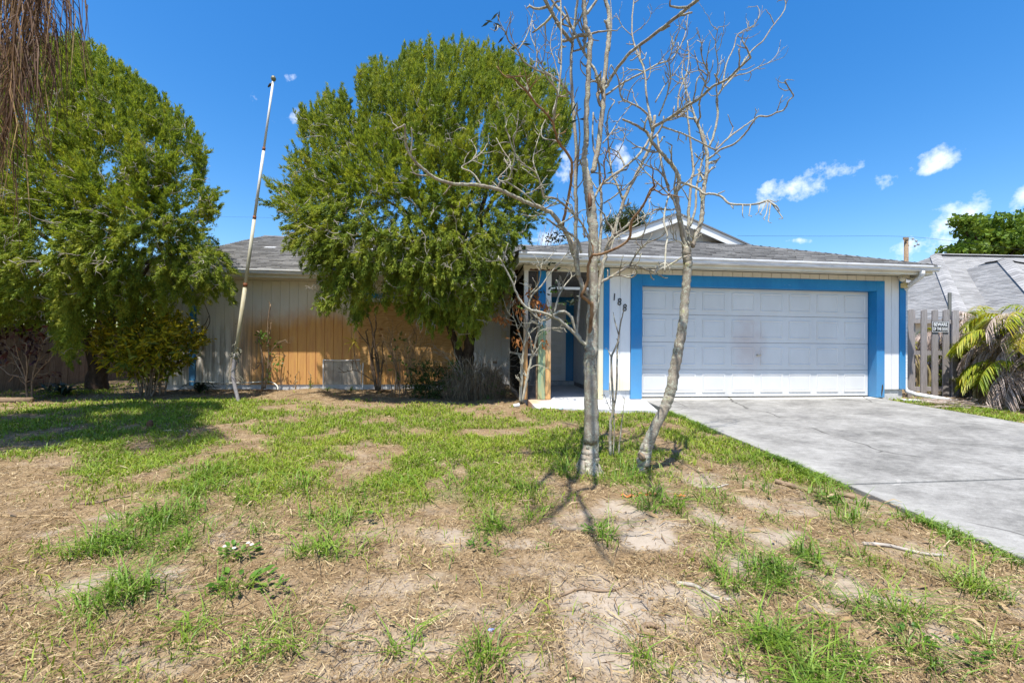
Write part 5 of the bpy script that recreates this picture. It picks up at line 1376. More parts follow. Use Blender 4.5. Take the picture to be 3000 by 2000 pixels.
for pts, a, b in (([(1770, 1155), (1750, 1000), (1735, 860), (1745, 720), (1730, 600), (1690, 490)], 14, 5), ([(1790, 1155), (1785, 1000), (1765, 850), (1755, 700), (1770, 600), (1760, 480)], 12, 5), ([(1805, 1150), (1812, 1000), (1830, 880), (1820, 770)], 8, 5), ([(1760, 1100), (1730, 960), (1720, 850), (1700, 740), (1680, 650)], 9, 6), ([(1700, 760), (1660, 710), (1610, 640), (1578, 550)], 5, 3), ([(1745, 1075), (1680, 1030), (1610, 990), (1560, 985), (1480, 1003)], 5, 3), ([(1615, 990), (1590, 900), (1580, 800), (1575, 740)], 5, 3), ([(1568, 985), (1568, 890)], 4, 4), ([(1800, 1000), (1790, 900), (1770, 800), (1775, 770)], 8, 6)):
    T.limb(z4, pts, a * .7, b * .7, (rng.random() - .5) * .2, BROWND, twigs=2, tl=.2, name='stem')
m = MB()
for a in range(9):
    q2 = P(*z4(1578, 738), q[1]); d = unit(np.array((math.cos(a * .7), -.3 * rng.random(), math.sin(a * .7) * .7)) + rng.normal(size=3) * .2); l = .14 + .16 * rng.random(); s_ = unit(np.cross(d, (0, 1, 0))) * .008
    m.add([q2 - s_, q2 + s_, q2 + d * l * .6 + s_ * 1.3, q2 + d * l - (0, 0, .03), q2 + d * l * .6 - s_ * 1.3], [(0, 1, 2, 3, 4)])
leafbunch(m, P(*z4(1570, 570), q[1]), 8, .1, .02, 1.2)
m.build('leaves', leafmat('yellowing_leaf', [(0., (.18, .2, .02)), (.5, (.45, .38, .04)), (1., (.5, .25, .04))], .3), ms_, kind='stuff')
q = G(1182, 1158); ws = thing('wispy_shrub', 'wispy leafless shrub of many thin stems between stem clump and green bush', 'shrub', tuple(q))
stems(ws, q, 26, 1.25, .55, .007, BROWNW, tw=4)
leafy_bush(ws, q[0], q[1], q[2] + .8, .35, .3, .6, 240, .05, GREENLEAF, .3, .3, seed=9)
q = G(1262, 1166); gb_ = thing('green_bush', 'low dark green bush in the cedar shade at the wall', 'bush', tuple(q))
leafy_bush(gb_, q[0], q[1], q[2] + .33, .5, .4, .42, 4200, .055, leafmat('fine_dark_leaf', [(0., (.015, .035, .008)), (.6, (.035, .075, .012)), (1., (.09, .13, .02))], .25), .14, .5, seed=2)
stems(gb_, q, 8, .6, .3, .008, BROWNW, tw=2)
q = G(1392, 1166); dg = thing('dead_grass_bush', 'grey brown heap of dead grass and sticks at the cedar foot', 'bush', tuple(q))
m = MB(); Q = []
for k in range(2600):
    a = rng.random() * 6.283; r0 = .5 * rng.random() ** .6; b = q + np.array((math.cos(a) * r0, math.sin(a) * r0 * .8, .0)); h = (.75 - r0 * .7) * (.4 + .7 * rng.random())
    d = np.array((math.cos(a), math.sin(a), 0)) * (.15 + .3 * rng.random()); s_ = perp(d + (0, 0, 1)) * .0028
    b = b + rng.normal(size=3) * .08; d = d + rng.normal(size=3) * .12
    mid = b + d * .3 + (0, 0, h); e = b + d * 1.2 + (0, 0, h * (.5 + .3 * rng.random()))
    Q.append((b - s_, b + s_, mid + s_, mid - s_)); Q.append((mid - s_, mid + s_, e + s_ * .2, e - s_ * .2))
fast_mesh('dead_blades', np.array(Q), 4, leafmat('grey_dead_grass', [(0., (.07, .048, .03)), (.5, (.22, .16, .1)), (1., (.45, .36, .24))], .1, .8, 2., .3), dg, 'stuff')
stems(dg, q, 14, .95, .7, .008, TWIGW, tw=4, up=.0)
leafy_bush(dg, q[0] - .4, q[1], q[2] + .3, .35, .3, .45, 900, .06, GREENLEAF, .2, .5, seed=12)
leafy_bush(dg, q[0] + .2, q[1] - .15, q[2] + .2, .4, .3, .35, 500, .05, GREENLEAF, .2, .5, seed=13)
for k, (px, py, lab) in enumerate(((910, 1140, 'small upright green weed between the flagpole and the leaning frame'), (866, 1140, 'dry seedling at the foot of the orange stained wall'))):
    q = G(px, py); s_ = thing('weed', lab, 'plant', tuple(q)); T = Bare(s_, q[1])
    T.limb(c0, [(px, py), (px - 1, py - 20), (px + 1, py - 42)], 3.5, 2, .02, BROWNW, name='stem'); m = MB()
    for j in range(6): leafbunch(m, P(px + rng.normal() * 2, py - 6 - j * 6, q[1]), 4, .055, .015, 0)
    m.build('leaves', GREENLEAF if k == 0 else DRYLEAF, s_, kind='stuff')

# leaning window screen, pvc pipe, rubbish
q0, q1 = H(947, 1142, 2.36), H(1062, 1146, 2.36); tl_, tr_ = H(947, 1054, 2.585), H(1064, 1053, 2.585)
sf_ = thing('window_screen', 'white framed window screen leaning on the stained wall left of the plywood', 'screen', (OX, OY, 0), YAW)
for a, b in ((q0, tl_), (tl_, tr_), (tr_, q1)):
    m = MB(); m.tube([a, b] if abs(a[2] - b[2]) > .1 else spline([a, (a + b) / 2 + (0, 0, -.018), b], 4), .013, 4); m.build('frame', WHITE, sf_)
m = MB(); e = (0, .012, 0); m.add([q0 + e, q1 + e, tr_ + e, tl_ + e], [(0, 1, 2, 3)]); m.build('mesh_panel', LIGHTSCREEN, sf_)
m = MB(); m.tube(spline([H(556, 1117, 2.5), H(650, 1121, 2.5), H(720, 1121, 2.48), H(766, 1118, 2.45), H(795, 1119, 2.4), H(812, 1130, 2.3), H(814, 1142, 2.25)], 5), .014, 7); 
o = m.build('pipe', simple('old_pvc', (.62, .59, .5), .2, 8), None, True); tag(o, 'thin pale pipe running along the foot of the stained wall', 'pipe')
o.location = (OX, OY, 0); o.rotation_euler = (0, 0, YAW)
def lay(name, lab, cat, px, py, L, ang, r, mat, bend=.06, sides=7, group=None):
    q = G(px, py); n = 7; d = np.array((math.cos(ang), math.sin(ang))); m = MB(); pts = []
    for i in range(n):
        t = (i / (n - 1) - .5) * L; o_ = bend * L * math.sin(i * 1.1 + px)
        X_, Y_ = q[0] + d[0] * t - d[1] * o_, q[1] + d[1] * t + d[0] * o_; pts.append((X_, Y_, float(zlawn(X_, Y_)[0]) + r * .8))
    m.tube(spline(pts, 4), np.linspace(r, r * .7, 4 * (n - 1) + 1), sides, lump=.2); o = m.build(name, mat, None, True); tag(o, lab, cat, group); return o
lay('fallen_branch', 'dark fallen stick lying beside the driveway edge', 'branch', 2385, 1438, .55, -.55, .022, BROWNW, .03)
lay('fallen_branch', 'pale broken stick on the bare sand near the driveway', 'branch', 2645, 1612, .42, -.25, .012, TWIGW, .05)
lay('fallen_branch', 'short pale curved stick on the sand right of the leaning tree', 'branch', 2100, 1430, .22, .1, .01, TWIGW, .06)
lay('fallen_branch', 'long thin straw coloured stalk lying on the brown thatch at left', 'branch', 90, 1511, .6, .05, .008, DRYLEAF, .02)
lay('fallen_branch', 'thin dark twig lying on the sandy middle of the lawn', 'branch', 1740, 1722, .38, .25, .007, BROWNW, .07)
lay('fallen_branch', 'short dark twig on the thatch at the left of the lawn', 'branch', 305, 1465, .3, .45, .008, BROWNW, .03)
lay('fallen_branch', 'peeling pale stick near the sandy hollow right of centre', 'branch', 2060, 1730, .25, -.5, .011, TWIGW, .08)
lay('fallen_branch', 'slim stick on the sand at the bottom middle', 'branch', 1060, 1838, .13, .3, .006, BROWNW, .05)
q = G(0, 1180); m = MB(); m.tube([(-9.8, 6.62, -.02), (-9.1, 6.85, -.03), (-8.36, 7.1, -.05)], [.055] * 3, 8, lump=.1); o = m.build('landscape_timber', BROWNW, None, True); tag(o, 'dark wooden edging timber on the ground at the far left', 'timber')
m = MB(); m.prism([(-.035, -.02), (.03, -.02), (.02, .1), (-.005, .12), (-.03, .09)], 1, -.02, .02); o = m.build('broken_stake', simple('red_brown_wood', (.16, .075, .045), .5, 30), None); q = G(442, 1256); o.location = q; o.rotation_euler = (.2, 0, .3); tag(o, 'short reddish broken stake standing in the green lawn at left', 'stake')
def crumple(name, lab, cat, px, py, s, c, up=0.):
    q = G(px, py); me = bpy.data.meshes.new(name); bm = bmesh.new(); bmesh.ops.create_icosphere(bm, subdivisions=2, radius=1)
    for v_ in bm.verts: v_.co = Vector((v_.co.x * s[0], v_.co.y * s[1], v_.co.z * s[2])) * (.65 + .6 * rng.random())
    bm.to_mesh(me); bm.free(); me.materials.append(simple(name + '_paper', c, .1, 20, .7)); o = link(bpy.data.objects.new(name, me)); o.location = (q[0], q[1], float(zlawn(q[0], q[1])[0]) + s[2] * .8 + up); tag(o, lab, cat)
crumple('paper_bag', 'crumpled brown paper bag against the dead grass heap', 'bag', 1378, 1158, (.09, .06, .11), (.34, .17, .1))
crumple('drink_carton', 'small bright red wrapper beside the brown paper bag', 'litter', 1365, 1166, (.03, .03, .03), (.5, .02, .02))
def cup(lab, px, py, L, r, c, ang):
    q = G(px, py); z_ = float(zlawn(q[0], q[1])[0]); m = MB(); d = np.array((math.cos(ang), math.sin(ang), .1)); b = np.array((q[0], q[1], z_ + r + .01)); m.tube([b - d * L / 2, b - d * L / 2 * .98, b + d * L / 2, b + d * L / 2 * .9], [r * .75, r * .78, r, r * .9], 14); o = m.build('paper_cup', simple('cup_' + str(px), c, .05, 9, .5), None, True); tag(o, lab, 'cup')
cup('white crushed cup on the lawn at the foot of the porch tree', 1513, 1196, .1, .032, (.75, .75, .74), .2)
cup('pale blue cup lying on the lawn left of the big bare trunk', 1642, 1208, .085, .028, (.6, .72, .74), .1)
q = G(1870, 1455)
m = MB()
for px, L_ in ((1842, .12), (1896, .13), (1990, .08)):
    c = G(px, 1454 if px < 1900 else 1458); Qv = []
    n = 7
    for i in range(n):
        t = i / (n - 1) - .5; w_ = .016 * (1 - 3 * t * t); X_, Y_ = c[0] + t * L_, c[1] + .012 * math.sin(i * 1.7) + t * -.03; z_ = float(zlawn(X_, Y_)[0]) + .012 + .008 * math.sin(i * 2.1); Qv += [(X_, Y_ - w_, z_), (X_, Y_, z_ + .008), (X_, Y_ + w_, z_)]
    m.add(Qv, [(i * 3 + j, i * 3 + j + 1, i * 3 + j + 4, i * 3 + j + 3) for i in range(n - 1) for j in (0, 1)])
    o = m.build('bark_strip', simple('orange_bark_%d' % px, (.5, .15, .05), .3, 60), None); tag(o, {1842: 'left orange bark scrap on the sand before the leaning tree', 1896: 'wider middle orange bark scrap on the sand before the leaning tree', 1990: 'small right orange bark scrap beyond the grass tuft'}[px], 'bark', 'orange bark scraps'); m = MB()
crumple('bottle_cap', 'tiny blue scrap on the sand at the bottom centre', 'litter', 1440, 1832, (.016, .01, .005), (.25, .35, .7))
m = MB(); z_ = float(zlawn(*G(1908, 1845)[:2])[0]); c = G(1908, 1845)
m.tube([(c[0] + .04 * math.cos(a), c[1] + .03 * math.sin(a), z_ + .012) for a in np.linspace(.4, 4.6, 9)], .011, 6); o = m.build('curled_root', BROWNW, None, True); tag(o, 'small dark curled root on the sand near the bottom right', 'root')
m = MB(); pc = tow(5.5, -.55, 0)
for a in ((5.35, -.42, .3), (5.55, -.55, .22), (5.8, -.72, .18)):
    c = tow(a[0], a[1], 0); zz_ = float(zlawn(c[0], c[1])[0]); mm = MB(); mm.box(-a[2] / 2, a[2] / 2, -.07, .07, 0, .03); o = mm.build('paver', CONCW, None); o.location = (c[0], c[1], zz_ + .005); o.rotation_euler = (0, 0, -.3); tag(o, {5.35: 'biggest flat concrete paver under the downspout outlet', 5.55: 'middle broken paver beside the downspout outlet', 5.8: 'smallest paver fragment near the wooden gate'}[a[0]], 'paver', 'broken pavers below the downspout')

# ================================================================== gate, sign, fences
gt = thing('gate', 'weathered grey wooden shadowbox gate right of the garage', 'gate', (OX, OY, 0), YAW)
def plank(root, mat, u0, u1, v, z0, z1, th=.02, lean=0., dog=True):
    w = u1 - u0; m = MB()
    poly = [(0, z0 + .02 * rng.random()), (w, z0 + .02 * rng.random()), (w, z1 - .025), (w - .02, z1), (.02, z1 - .01), (0, z1 - .03)]
    m.prism(poly, 1, 0, th); o = m.build('plank', mat, root); o.location = (u0, v, 0); o.rotation_euler = (0, lean, 0)
for u0, u1, v in ((5.79, 5.93, -.01), (6.09, 6.222, -.01), (6.355, 6.495, -.012), (6.61, 6.755, -.012), (6.822, 6.975, -.02)):
    plank(gt, GREYWOOD, u0, u1, v, -.05, 1.8 + rng.random() * .015, lean=rng.normal() * .004)
for u0, u1, z1 in ((5.945, 6.06, 1.79), (6.235, 6.345, 1.8), (6.505, 6.6, 1.79)):
    plank(gt, GREYWOOD, u0, u1, .075, -.03, z1)
for zz_ in (.15, .9, 1.56): hb('rail', GREYWOOD, (5.8, 6.9, .014, .052, zz_ - .045, zz_ + .045), parent=gt)
hb('post', GREYWOOD, (6.88, 6.97, .02, .11, -.2, 1.7), parent=gt)
sg = thing('sign', 'black and white BEWARE OF THE DOG sign on the grey gate', 'sign', (OX, OY, 0), YAW)
a, b = H(455, 490, 0), 0
s0, s1 = H(2600 + 455 / 3.485, 800 + 490 / 3.485, -.03), H(2600 + 628 / 3.485, 800 + 606 / 3.485, -.03)
hb('sign_plate', simple('sign_black', (.008, .009, .012), .1, 5, .5), (s0[0], s1[0], -.026, -.022, s1[2], s0[2]), parent=sg)
bw = .008; e_ = .007; SW = simple('sign_white', (.78, .78, .78), .05, 5, .5)
hb('border', SW, (s0[0] + e_, s1[0] - e_, -.0285, -.0262, s0[2] - e_ - bw, s0[2] - e_), (s0[0] + e_, s1[0] - e_, -.0285, -.0262, s1[2] + e_, s1[2] + e_ + bw), (s0[0] + e_, s0[0] + e_ + bw, -.0285, -.0262, s1[2] + e_ + bw, s0[2] - e_ - bw), (s1[0] - e_ - bw, s1[0] - e_, -.0285, -.0262, s1[2] + e_ + bw, s0[2] - e_ - bw), parent=sg)
hh = s0[2] - s1[2]; ww = s1[0] - s0[0]
for body, f, wd_ in (('BEWARE', .70, .80), ('OF THE DOG', .30, .86)):
    c = bpy.data.curves.new('lettering', 'FONT'); c.body = body; c.size = 1; c.offset = .022; c.extrude = .001; c.align_x = 'CENTER'; c.align_y = 'CENTER'
    o = link(bpy.data.objects.new('lettering', c), sg); c.materials.append(SW)
    o = text_mesh(o)
    V_ = np.array([q.co for q in o.data.vertices]); ex = V_.max(0) - V_.min(0)
    sx = ww * wd_ / ex[0]; sz = hh * .30 / ex[1]
    o.scale = (sx, sz, 1); o.rotation_euler = (math.pi / 2, 0, 0); o.location = ((s0[0] + s1[0]) / 2, -.029, s1[2] + hh * f)
m = MB(); pz = P(2782, 880, 9.4); m.tube([(pz[0], pz[1], -.1), (pz[0], pz[1], pz[2] + .18)], [.032, .032], 10); o = m.build('metal_post', simple('dark_steel', (.05, .055, .05), .3, 9, .6), None, True); tag(o, 'dark metal post sticking up behind the grey gate', 'post')
lf = thing('fence', 'brown board fence running back along the left side of the yard', 'fence', (OX, OY, 0), YAW)
for k in range(64):
    v_ = -1.2 + k * .152
    m = MB(); z1 = 1.34 + .02 * rng.random(); m.prism([(0, -.12), (.143, -.12), (.143, z1 - .02), (.12, z1), (.02, z1), (0, z1 - .02)], 0, 0, .018); o = m.build('plank', FENCEW, lf); o.location = (-13.02 + rng.normal() * .004, v_, 0); o.rotation_euler = (rng.normal() * .006, 0, 0)
for zz_ in (.25, 1.05): hb('rail', FENCEW, (-13.07, -13.025, -1.2, 8.5, zz_, zz_ + .09), parent=lf)
for k in range(5): hb('post', FENCEW, (-13.17, -13.075, -1.1 + k * 2.35, -1.0 + k * 2.35, -.2, 1.3), parent=lf)

# ================================================================== palms
def frond(m, base, d, L, droop, mat_w, nl, ll, spread=.9, hang=.4, side_w=.012, rach=.011):
    """arching leaf stalk with leaflets; returns faces through the MB m"""
    d = unit(np.array(d, float)); pts = [np.array(base, float)]; q = np.array(base, float); n = 12
    for i in range(n):
        d = unit(d + np.array((0, 0, -droop * (.35 + 1.3 * i / n) / n * 2))); q = q + d * L / n; pts.append(q)
    pts = np.array(pts); m[0].tube(pts, np.linspace(rach, rach * .25, n + 1), 5)
    for s in (-1, 1):
        for k in range(nl):
            t = .16 + .84 * (k + rng.random() * .5) / nl; i = min(int(t * n), n - 1); f = t * n - i; p = pts[i] * (1 - f) + pts[i + 1] * f
            tg = unit(pts[i + 1] - pts[i]); sd = unit(np.cross(tg, (0, 0, 1.)) + 1e-6) * s
            dl = unit(sd * spread + tg * (.55 + .25 * t) + rng.normal(size=3) * .12); l = ll * (1.05 - .65 * abs(t - .4) ** 1.3) * (.8 + .4 * rng.random())
            mid = p + dl * l * .5 + (0, 0, -hang * l * .18); e = p + dl * l + (0, 0, -hang * l * .75); wv = unit(np.cross(dl, (0, 0, 1.)) + 1e-6) * side_w
            m[1].extend([(p - wv * .5, p + wv * .5, mid + wv, mid - wv), (mid - wv, mid + wv, e + wv * .15, e - wv * .15)])
def fbuild(name, m, mat, root):
    V = np.array(m[1]).reshape(-1, 2, 4, 3); vv = np.concatenate([V[:, 0], V[:, 1, 2:]], 1).reshape(-1, 3); k = np.arange(len(V)) * 6
    o = m[0].build(name, mat, root, True); 
    return grid_mesh('leaflets', vv, np.concatenate([np.stack([k, k + 1, k + 2, k + 3], 1), np.stack([k + 3, k + 2, k + 4, k + 5], 1)]), mat, o, 'stuff')
# areca hedge at right, half of it dead
def areca(px, py, lab, seed, n, hgt, dead, Yo=0., az=(-3.2, 3.2)):
    q = G(px, py); q2 = P(px, 1000, q[1] + Yo); q = np.array((q2[0], q2[1], float(zlawn(q2[0], q2[1])[0])))
    r_ = thing('areca_palm', lab, 'palm', tuple(q), group='half dead areca palms by the gate')
    m = MB()
    for k in range(7):
        a = rng.random() * 6.28; b = q + np.array((math.cos(a), math.sin(a), 0)) * .28 * rng.random(); m.tube(spline([b - (0, 0, .1), b + (0, 0, hgt * .3), b + (rng.normal() * .08, rng.normal() * .08, hgt * .6)], 4), np.linspace(.03, .02, 9), 7, lump=.1)
    m.build('trunk', simple('areca_cane', (.3, .25, .12), .4, 9), r_, True)
    for k in range(n):
        a = az[0] + (az[1] - az[0]) * rng.random(); isd = rng.random() < dead
        low = rng.random() < .35
        zb = hgt * (.12 + .2 * rng.random() if low else .3 + .35 * rng.random())
        b = q + np.array((math.cos(a) * .18, math.sin(a) * .18, zb)); mm = (MB(), [])
        frond(mm, b, (math.cos(a), math.sin(a), (.4 if low else 1.0) + .8 * rng.random()), .72 + .5 * rng.random(), 1.8 if isd else 1.3, 1, 44, .25, hang=.6 if not isd else 1.2, side_w=.01 if not isd else .008)
        fbuild('frond', mm, PALMD if isd else PALMG, r_)
areca(2945, 1205, 'nearer areca palm with yellow green fronds right of the gate', 1, 80, 1.8, .35, .75, (-1.9, 1.7))
areca(2870, 1192, 'small areca palm with green and orange fronds at the gate post', 8, 54, 1.6, .35, .6, (-1.2, 1.6))
areca(3050, 1215, 'areca palm at the right edge with grey dead fronds on top', 2, 80, 2.4, .45, .5, (-3.2, 3.2))
areca(2790, 1150, 'areca palm with bleached fronds just behind the grey gate', 3, 40, 2.1, .85, 1.5, (-3.2, 3.2))
areca(2900, 1160, 'areca palm in the middle of the clump with orange tinged fronds', 4, 80, 2.7, .5, 1.3, (-3.2, 3.2))
areca(2700, 1150, 'dry areca palm between the garage corner and the gate', 5, 16, 1.55, .9, 1.4, (-.5, 2.2))
areca(2985, 1170, 'bushy areca palm with many low green fronds in the clump centre', 7, 80, 2.4, .35, .9, (-3.2, 3.2))
areca(3130, 1180, 'taller areca palm behind the others at the right edge', 6, 44, 2.5, .5, 1.2, (-3.2, 3.2))
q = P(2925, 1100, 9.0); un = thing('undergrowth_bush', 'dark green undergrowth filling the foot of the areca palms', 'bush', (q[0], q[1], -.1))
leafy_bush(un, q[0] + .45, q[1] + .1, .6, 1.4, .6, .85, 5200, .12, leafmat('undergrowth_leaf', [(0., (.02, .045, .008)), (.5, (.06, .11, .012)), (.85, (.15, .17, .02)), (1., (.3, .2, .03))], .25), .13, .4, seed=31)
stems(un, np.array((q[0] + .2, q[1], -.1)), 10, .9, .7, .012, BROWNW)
q = G(2930, 1205); m = MB(); Q = []
for k in range(420):
    c = np.array((q[0] - .9 + 2.0 * rng.random(), q[1] + .1 + .5 * rng.random(), 0)); c[2] = float(zlawn(c[0], c[1])[0]) + .02 + .1 * rng.random(); a = rng.random() * 6.28; d = np.array((math.cos(a), math.sin(a) * .5, (rng.random() - .4) * .3)); l = .15 + .3 * rng.random(); s_ = perp(d) * .006
    Q.append((c - s_, c + s_, c + d * l + s_ * .3, c + d * l - s_ * .3))
o = fast_mesh('palm_litter', np.array(Q), 4, PALMD, None, 'stuff')
# tall palm whose dead skirt hangs into the picture at the top left
pb = np.array((-6.75, 3.75, -.35)); pc_ = np.array((-6.3, 3.5, 6.5))
tp = thing('palm_tree', 'tall palm at the left edge with brown dead fronds hanging down', 'palm', tuple(pb))
m = MB(); m.tube(spline([pb - (0, 0, .2), pb * .5 + pc_ * .5 + (.05, 0, 0), pc_], 10), np.linspace(.17, .11, 21), 12, lump=.12); m.build('trunk', GREYWOOD, tp, True)
for k in range(20):
    a = k * 2.399; el = -.2 + 1.1 * rng.random(); mm = (MB(), [])
    frond(mm, pc_ + (0, 0, .1), (math.cos(a), math.sin(a), el), 1.8 + .45 * rng.random(), 1.5, 1, 46, .55, hang=.5, side_w=.02)
    fbuild('frond', mm, PALMG, tp)
def hanging(px, L, spreadx, dy, n_l, wv, seed):
    """one dead frond: a stalk hanging straight down with long limp leaflets"""
    g = np.random.default_rng(seed); Y_ = pc_[1] + dy; topq = P(px, -160, Y_); botp = P(px - 30 + 40 * g.random(), L, Y_)
    pts = spline([pc_ + (0, dy * .5, .1), topq * .6 + pc_ * .4 + (0, 0, .25), topq, topq * .4 + botp * .6 + (g.normal() * .05, 0, 0), botp], 6); mm = (MB(), [])
    mm[0].tube(pts, np.linspace(.02, .005, len(pts)), 6)
    for k in range(n_l):
        t = .25 + .75 * g.random(); i = min(int(t * (len(pts) - 1)), len(pts) - 2); p = pts[i] + (pts[i + 1] - pts[i]) * g.random(); s = 1 if g.random() < .5 else -1; l = .5 + .45 * g.random()
        d1 = unit(np.array((s * spreadx * (.4 + g.random()), g.normal() * .2, -.5))); mid = p + d1 * l * .4; e = mid + unit(np.array((s * .12 + g.normal() * .12 - .06, g.normal() * .08, -1))) * l * .75; w_ = np.array((1., g.normal() * .7, 0)) ; w_ = unit(w_) * wv
        m2 = mid * .5 + e * .5 + (p - mid) * .06
        mm[1].extend([(p - w_ * .5, p + w_ * .5, mid + w_, mid - w_), (mid - w_, mid + w_, e + w_ * .15, e - w_ * .15)])
    fbuild('frond', mm, PALMB, tp)
for px, L_, sx, dy, nl in ((112, 170, .55, -.1, 120), (95, 210, .45, .15, 110), (55, 260, .4, -.2, 120), (20, 330, .4, 0, 120), (-15, 380, .4, -.15, 120), (70, 120, .6, .2, 120), (135, 10, .6, .1, 70), (-40, 420, .5, .1, 100), (150, -40, .7, -.1, 55), (30, 150, .5, .25, 110), (0, 210, .5, .1, 110)):
    hanging(px, L_, sx * .6, dy, nl, .0038, int(px) + 77)

# ================================================================== beyond the house
def hip_house(name, lab, loc, rz, parts, mat, wallm):
    r_ = thing(name, lab, 'house', loc, rz)
    for (u0, u1, v0, v1, ze, p) in parts:
        hb('wall', wallm, (u0 + .5, u1 - .5, v0 + .5, v1 - .5, -.2, ze - .02), parent=r_)
        hw = min(u1 - u0, v1 - v0) / 2; zt = ze + p * hw; 
        if u1 - u0 >= v1 - v0: R0, R1 = (u0 + hw, (v0 + v1) / 2, zt), (u1 - hw, (v0 + v1) / 2, zt)
        else: R0, R1 = ((u0 + u1) / 2, v0 + hw, zt), ((u0 + u1) / 2, v1 - hw, zt)
        c = [(u0, v0, ze), (u1, v0, ze), (u1, v1, ze), (u0, v1, ze)]
        if u1 - u0 >= v1 - v0: pol = [[c[0], c[1], R1, R0], [c[1], c[2], R1], [c[2], c[3], R0, R1], [c[3], c[0], R0]]
        else: pol = [[c[0], c[1], R0], [c[1], c[2], R1, R0], [c[2], c[3], R1], [c[3], c[0], R0, R1]]
        rf = deck(r_, pol, mat); k = 1 / math.sqrt(1 + p * p)
        def lim_f(W, D): return lambda t: (t * k, W - t * k)
        shingles(rf, mat, (u0, v0, ze), (1, 0, 0), (0, k, p * k), u1 - u0, hw / k, lim_f(u1 - u0, 0), exp=.14, tab=.4, thick=.45)
        shingles(rf, mat, (u0, v0, ze), (0, 1, 0), (k, 0, p * k), v1 - v0, hw / k, lim_f(v1 - v0, 0), exp=.14, tab=.4, thick=.45)
        hb('fascia', WHITE, (u0, u1, v0 - .03, v0 - .002, ze - .16, ze - .01), parent=r_); hb('fascia', WHITE, (u0 - .03, u0 - .002, v0, v1, ze - .16, ze - .01), parent=r_)
        for a_, b_ in ((c[0], R0), (c[1], R1 if u1 - u0 >= v1 - v0 else R0), (R0, R1)):
            a_, b_ = np.array(a_), np.array(b_); sd = np.array((b_ - a_)[[1, 0, 2]]) * (1, -1, 0); sd = unit(sd) * .2; n = max(2, int(np.linalg.norm(b_ - a_) / .3)); m = MB()
            for i in range(n):
                s0_, s1_ = a_ + (b_ - a_) * i / n + (0, 0, .11), a_ + (b_ - a_) * (i + 1.1) / n + (0, 0, .1); dn = (0, 0, -.09)
                m.add([s0_ + sd + dn, s0_, s0_ - sd + dn, s1_ + sd + dn, s1_, s1_ - sd + dn], [(0, 1, 4, 3), (1, 2, 5, 4)])
            m.build('hip_cap', mat, rf)
    return r_
nb = P(2815, 925, 14.)
hip_house('neighbour_house', 'neighbouring house with pale grey hip roof beyond the palms at right', (nb[0], nb[1], 0), -.047 + .094, [(0, 19, 0, 12.9, nb[2], .56), (1.2, 10.95, -1.5, 9, nb[2], .558)], SHING2, WHITE)
def leaf_tree(name, lab, base, blobs, n, size, mat, tr, group=None, trunk_to=None, asp=.35):
    r_ = thing(name, lab, 'tree', tuple(base), group=group); b = np.array(base, float)
    c = np.array([q[:3] for q in blobs], float); m = MB(); mid = c.mean(0); mid[2] = b[2] + (mid[2] - b[2]) * .6
    m.tube(spline([b - (0, 0, .3), b * .5 + mid * .5 + (.1, .1, 0), mid], 6), np.linspace(tr, tr * .6, 13), 10, lump=.15); m.build('trunk', BARKD, r_, True)
    for q in c: 
        m = MB(); m.tube(spline([mid, mid * .5 + q * .5 + (0, 0, .2), q], 5), np.linspace(tr * .5, tr * .12, 11), 7, lump=.15); m.build('limb', BARKD, r_, True)
    V = []; g = np.random.default_rng(len(blobs) * 7 + n)
    tot = sum(q[3] ** 2 for q in blobs)
    for q in blobs:
        k = int(n * q[3] ** 2 / tot); d = unit(g.normal(size=(k, 3))); rr = g.random(k) ** .4; p = np.array(q[:3]) + d * rr[:, None] * q[3] * np.array((1, 1, .75))
        nz = vnoise(p[:, 0] * 1.1 / size * .25, p[:, 1] * 1.1 / size * .25, p[:, 2] * 1.1 / size * .25); p = p[nz > .38]; k = len(p)
        ld = unit(g.normal(size=(k, 3)) + (0, 0, .4)); ls = unit(np.cross(ld, g.normal(size=(k, 3)))); l = size * (.5 + g.random(k))[:, None]
        V.append(np.stack([p, p + ld * l * .5 + ls * l * asp, p + ld * l, p + ld * l * .5 - ls * l * asp], 1))
    fast_mesh('crown', np.concatenate(V), 4, mat, r_, 'stuff'); return r_
def at(px, py, Y_, r): q = P(px, py, Y_); return (q[0], q[1], q[2], r)
leaf_tree('oak_tree', 'spreading green oak behind the neighbouring roof at right', (P(2960, 900, 40)[0], 40, -.3), [at(2850, 668, 38, 1.5), at(2905, 672, 39, 1.9), at(2955, 668, 40, 2.2), at(3010, 690, 40, 2.6), at(2980, 720, 39, 2.2), at(2890, 725, 39, 2.0), at(2840, 735, 38, 1.4), at(2800, 740, 38, 1.0), at(2940, 730, 39, 2.), at(3080, 660, 41, 3.), at(2815, 650, 38, .9), at(2770, 735, 38, .6)], 16000, .34, OAKL, .35)
leaf_tree('pine_tree', 'dark tufted pine showing above the roof left of the gablet', (P(1825, 900, 30)[0], 30, -.3), [at(1805, 652, 30, .75), at(1845, 635, 30, .85), at(1870, 640, 30, .6), at(1790, 668, 30, .6), at(1830, 668, 30, .7), at(1865, 665, 30, .6), at(1825, 622, 30, .5)], 5200, .42, PINEL, .2, asp=.05)
leaf_tree('shade_tree', 'dense green tree far beyond the brown fence at left', (-26, 34, -.3), [(-26, 34, 5, 3.5), (-29, 34, 4.5, 3.5), (-23, 34, 4, 3), (-32, 35, 4, 3.2), (-20, 35, 3.4, 2.6)], 14000, .4, OAKL, .4)
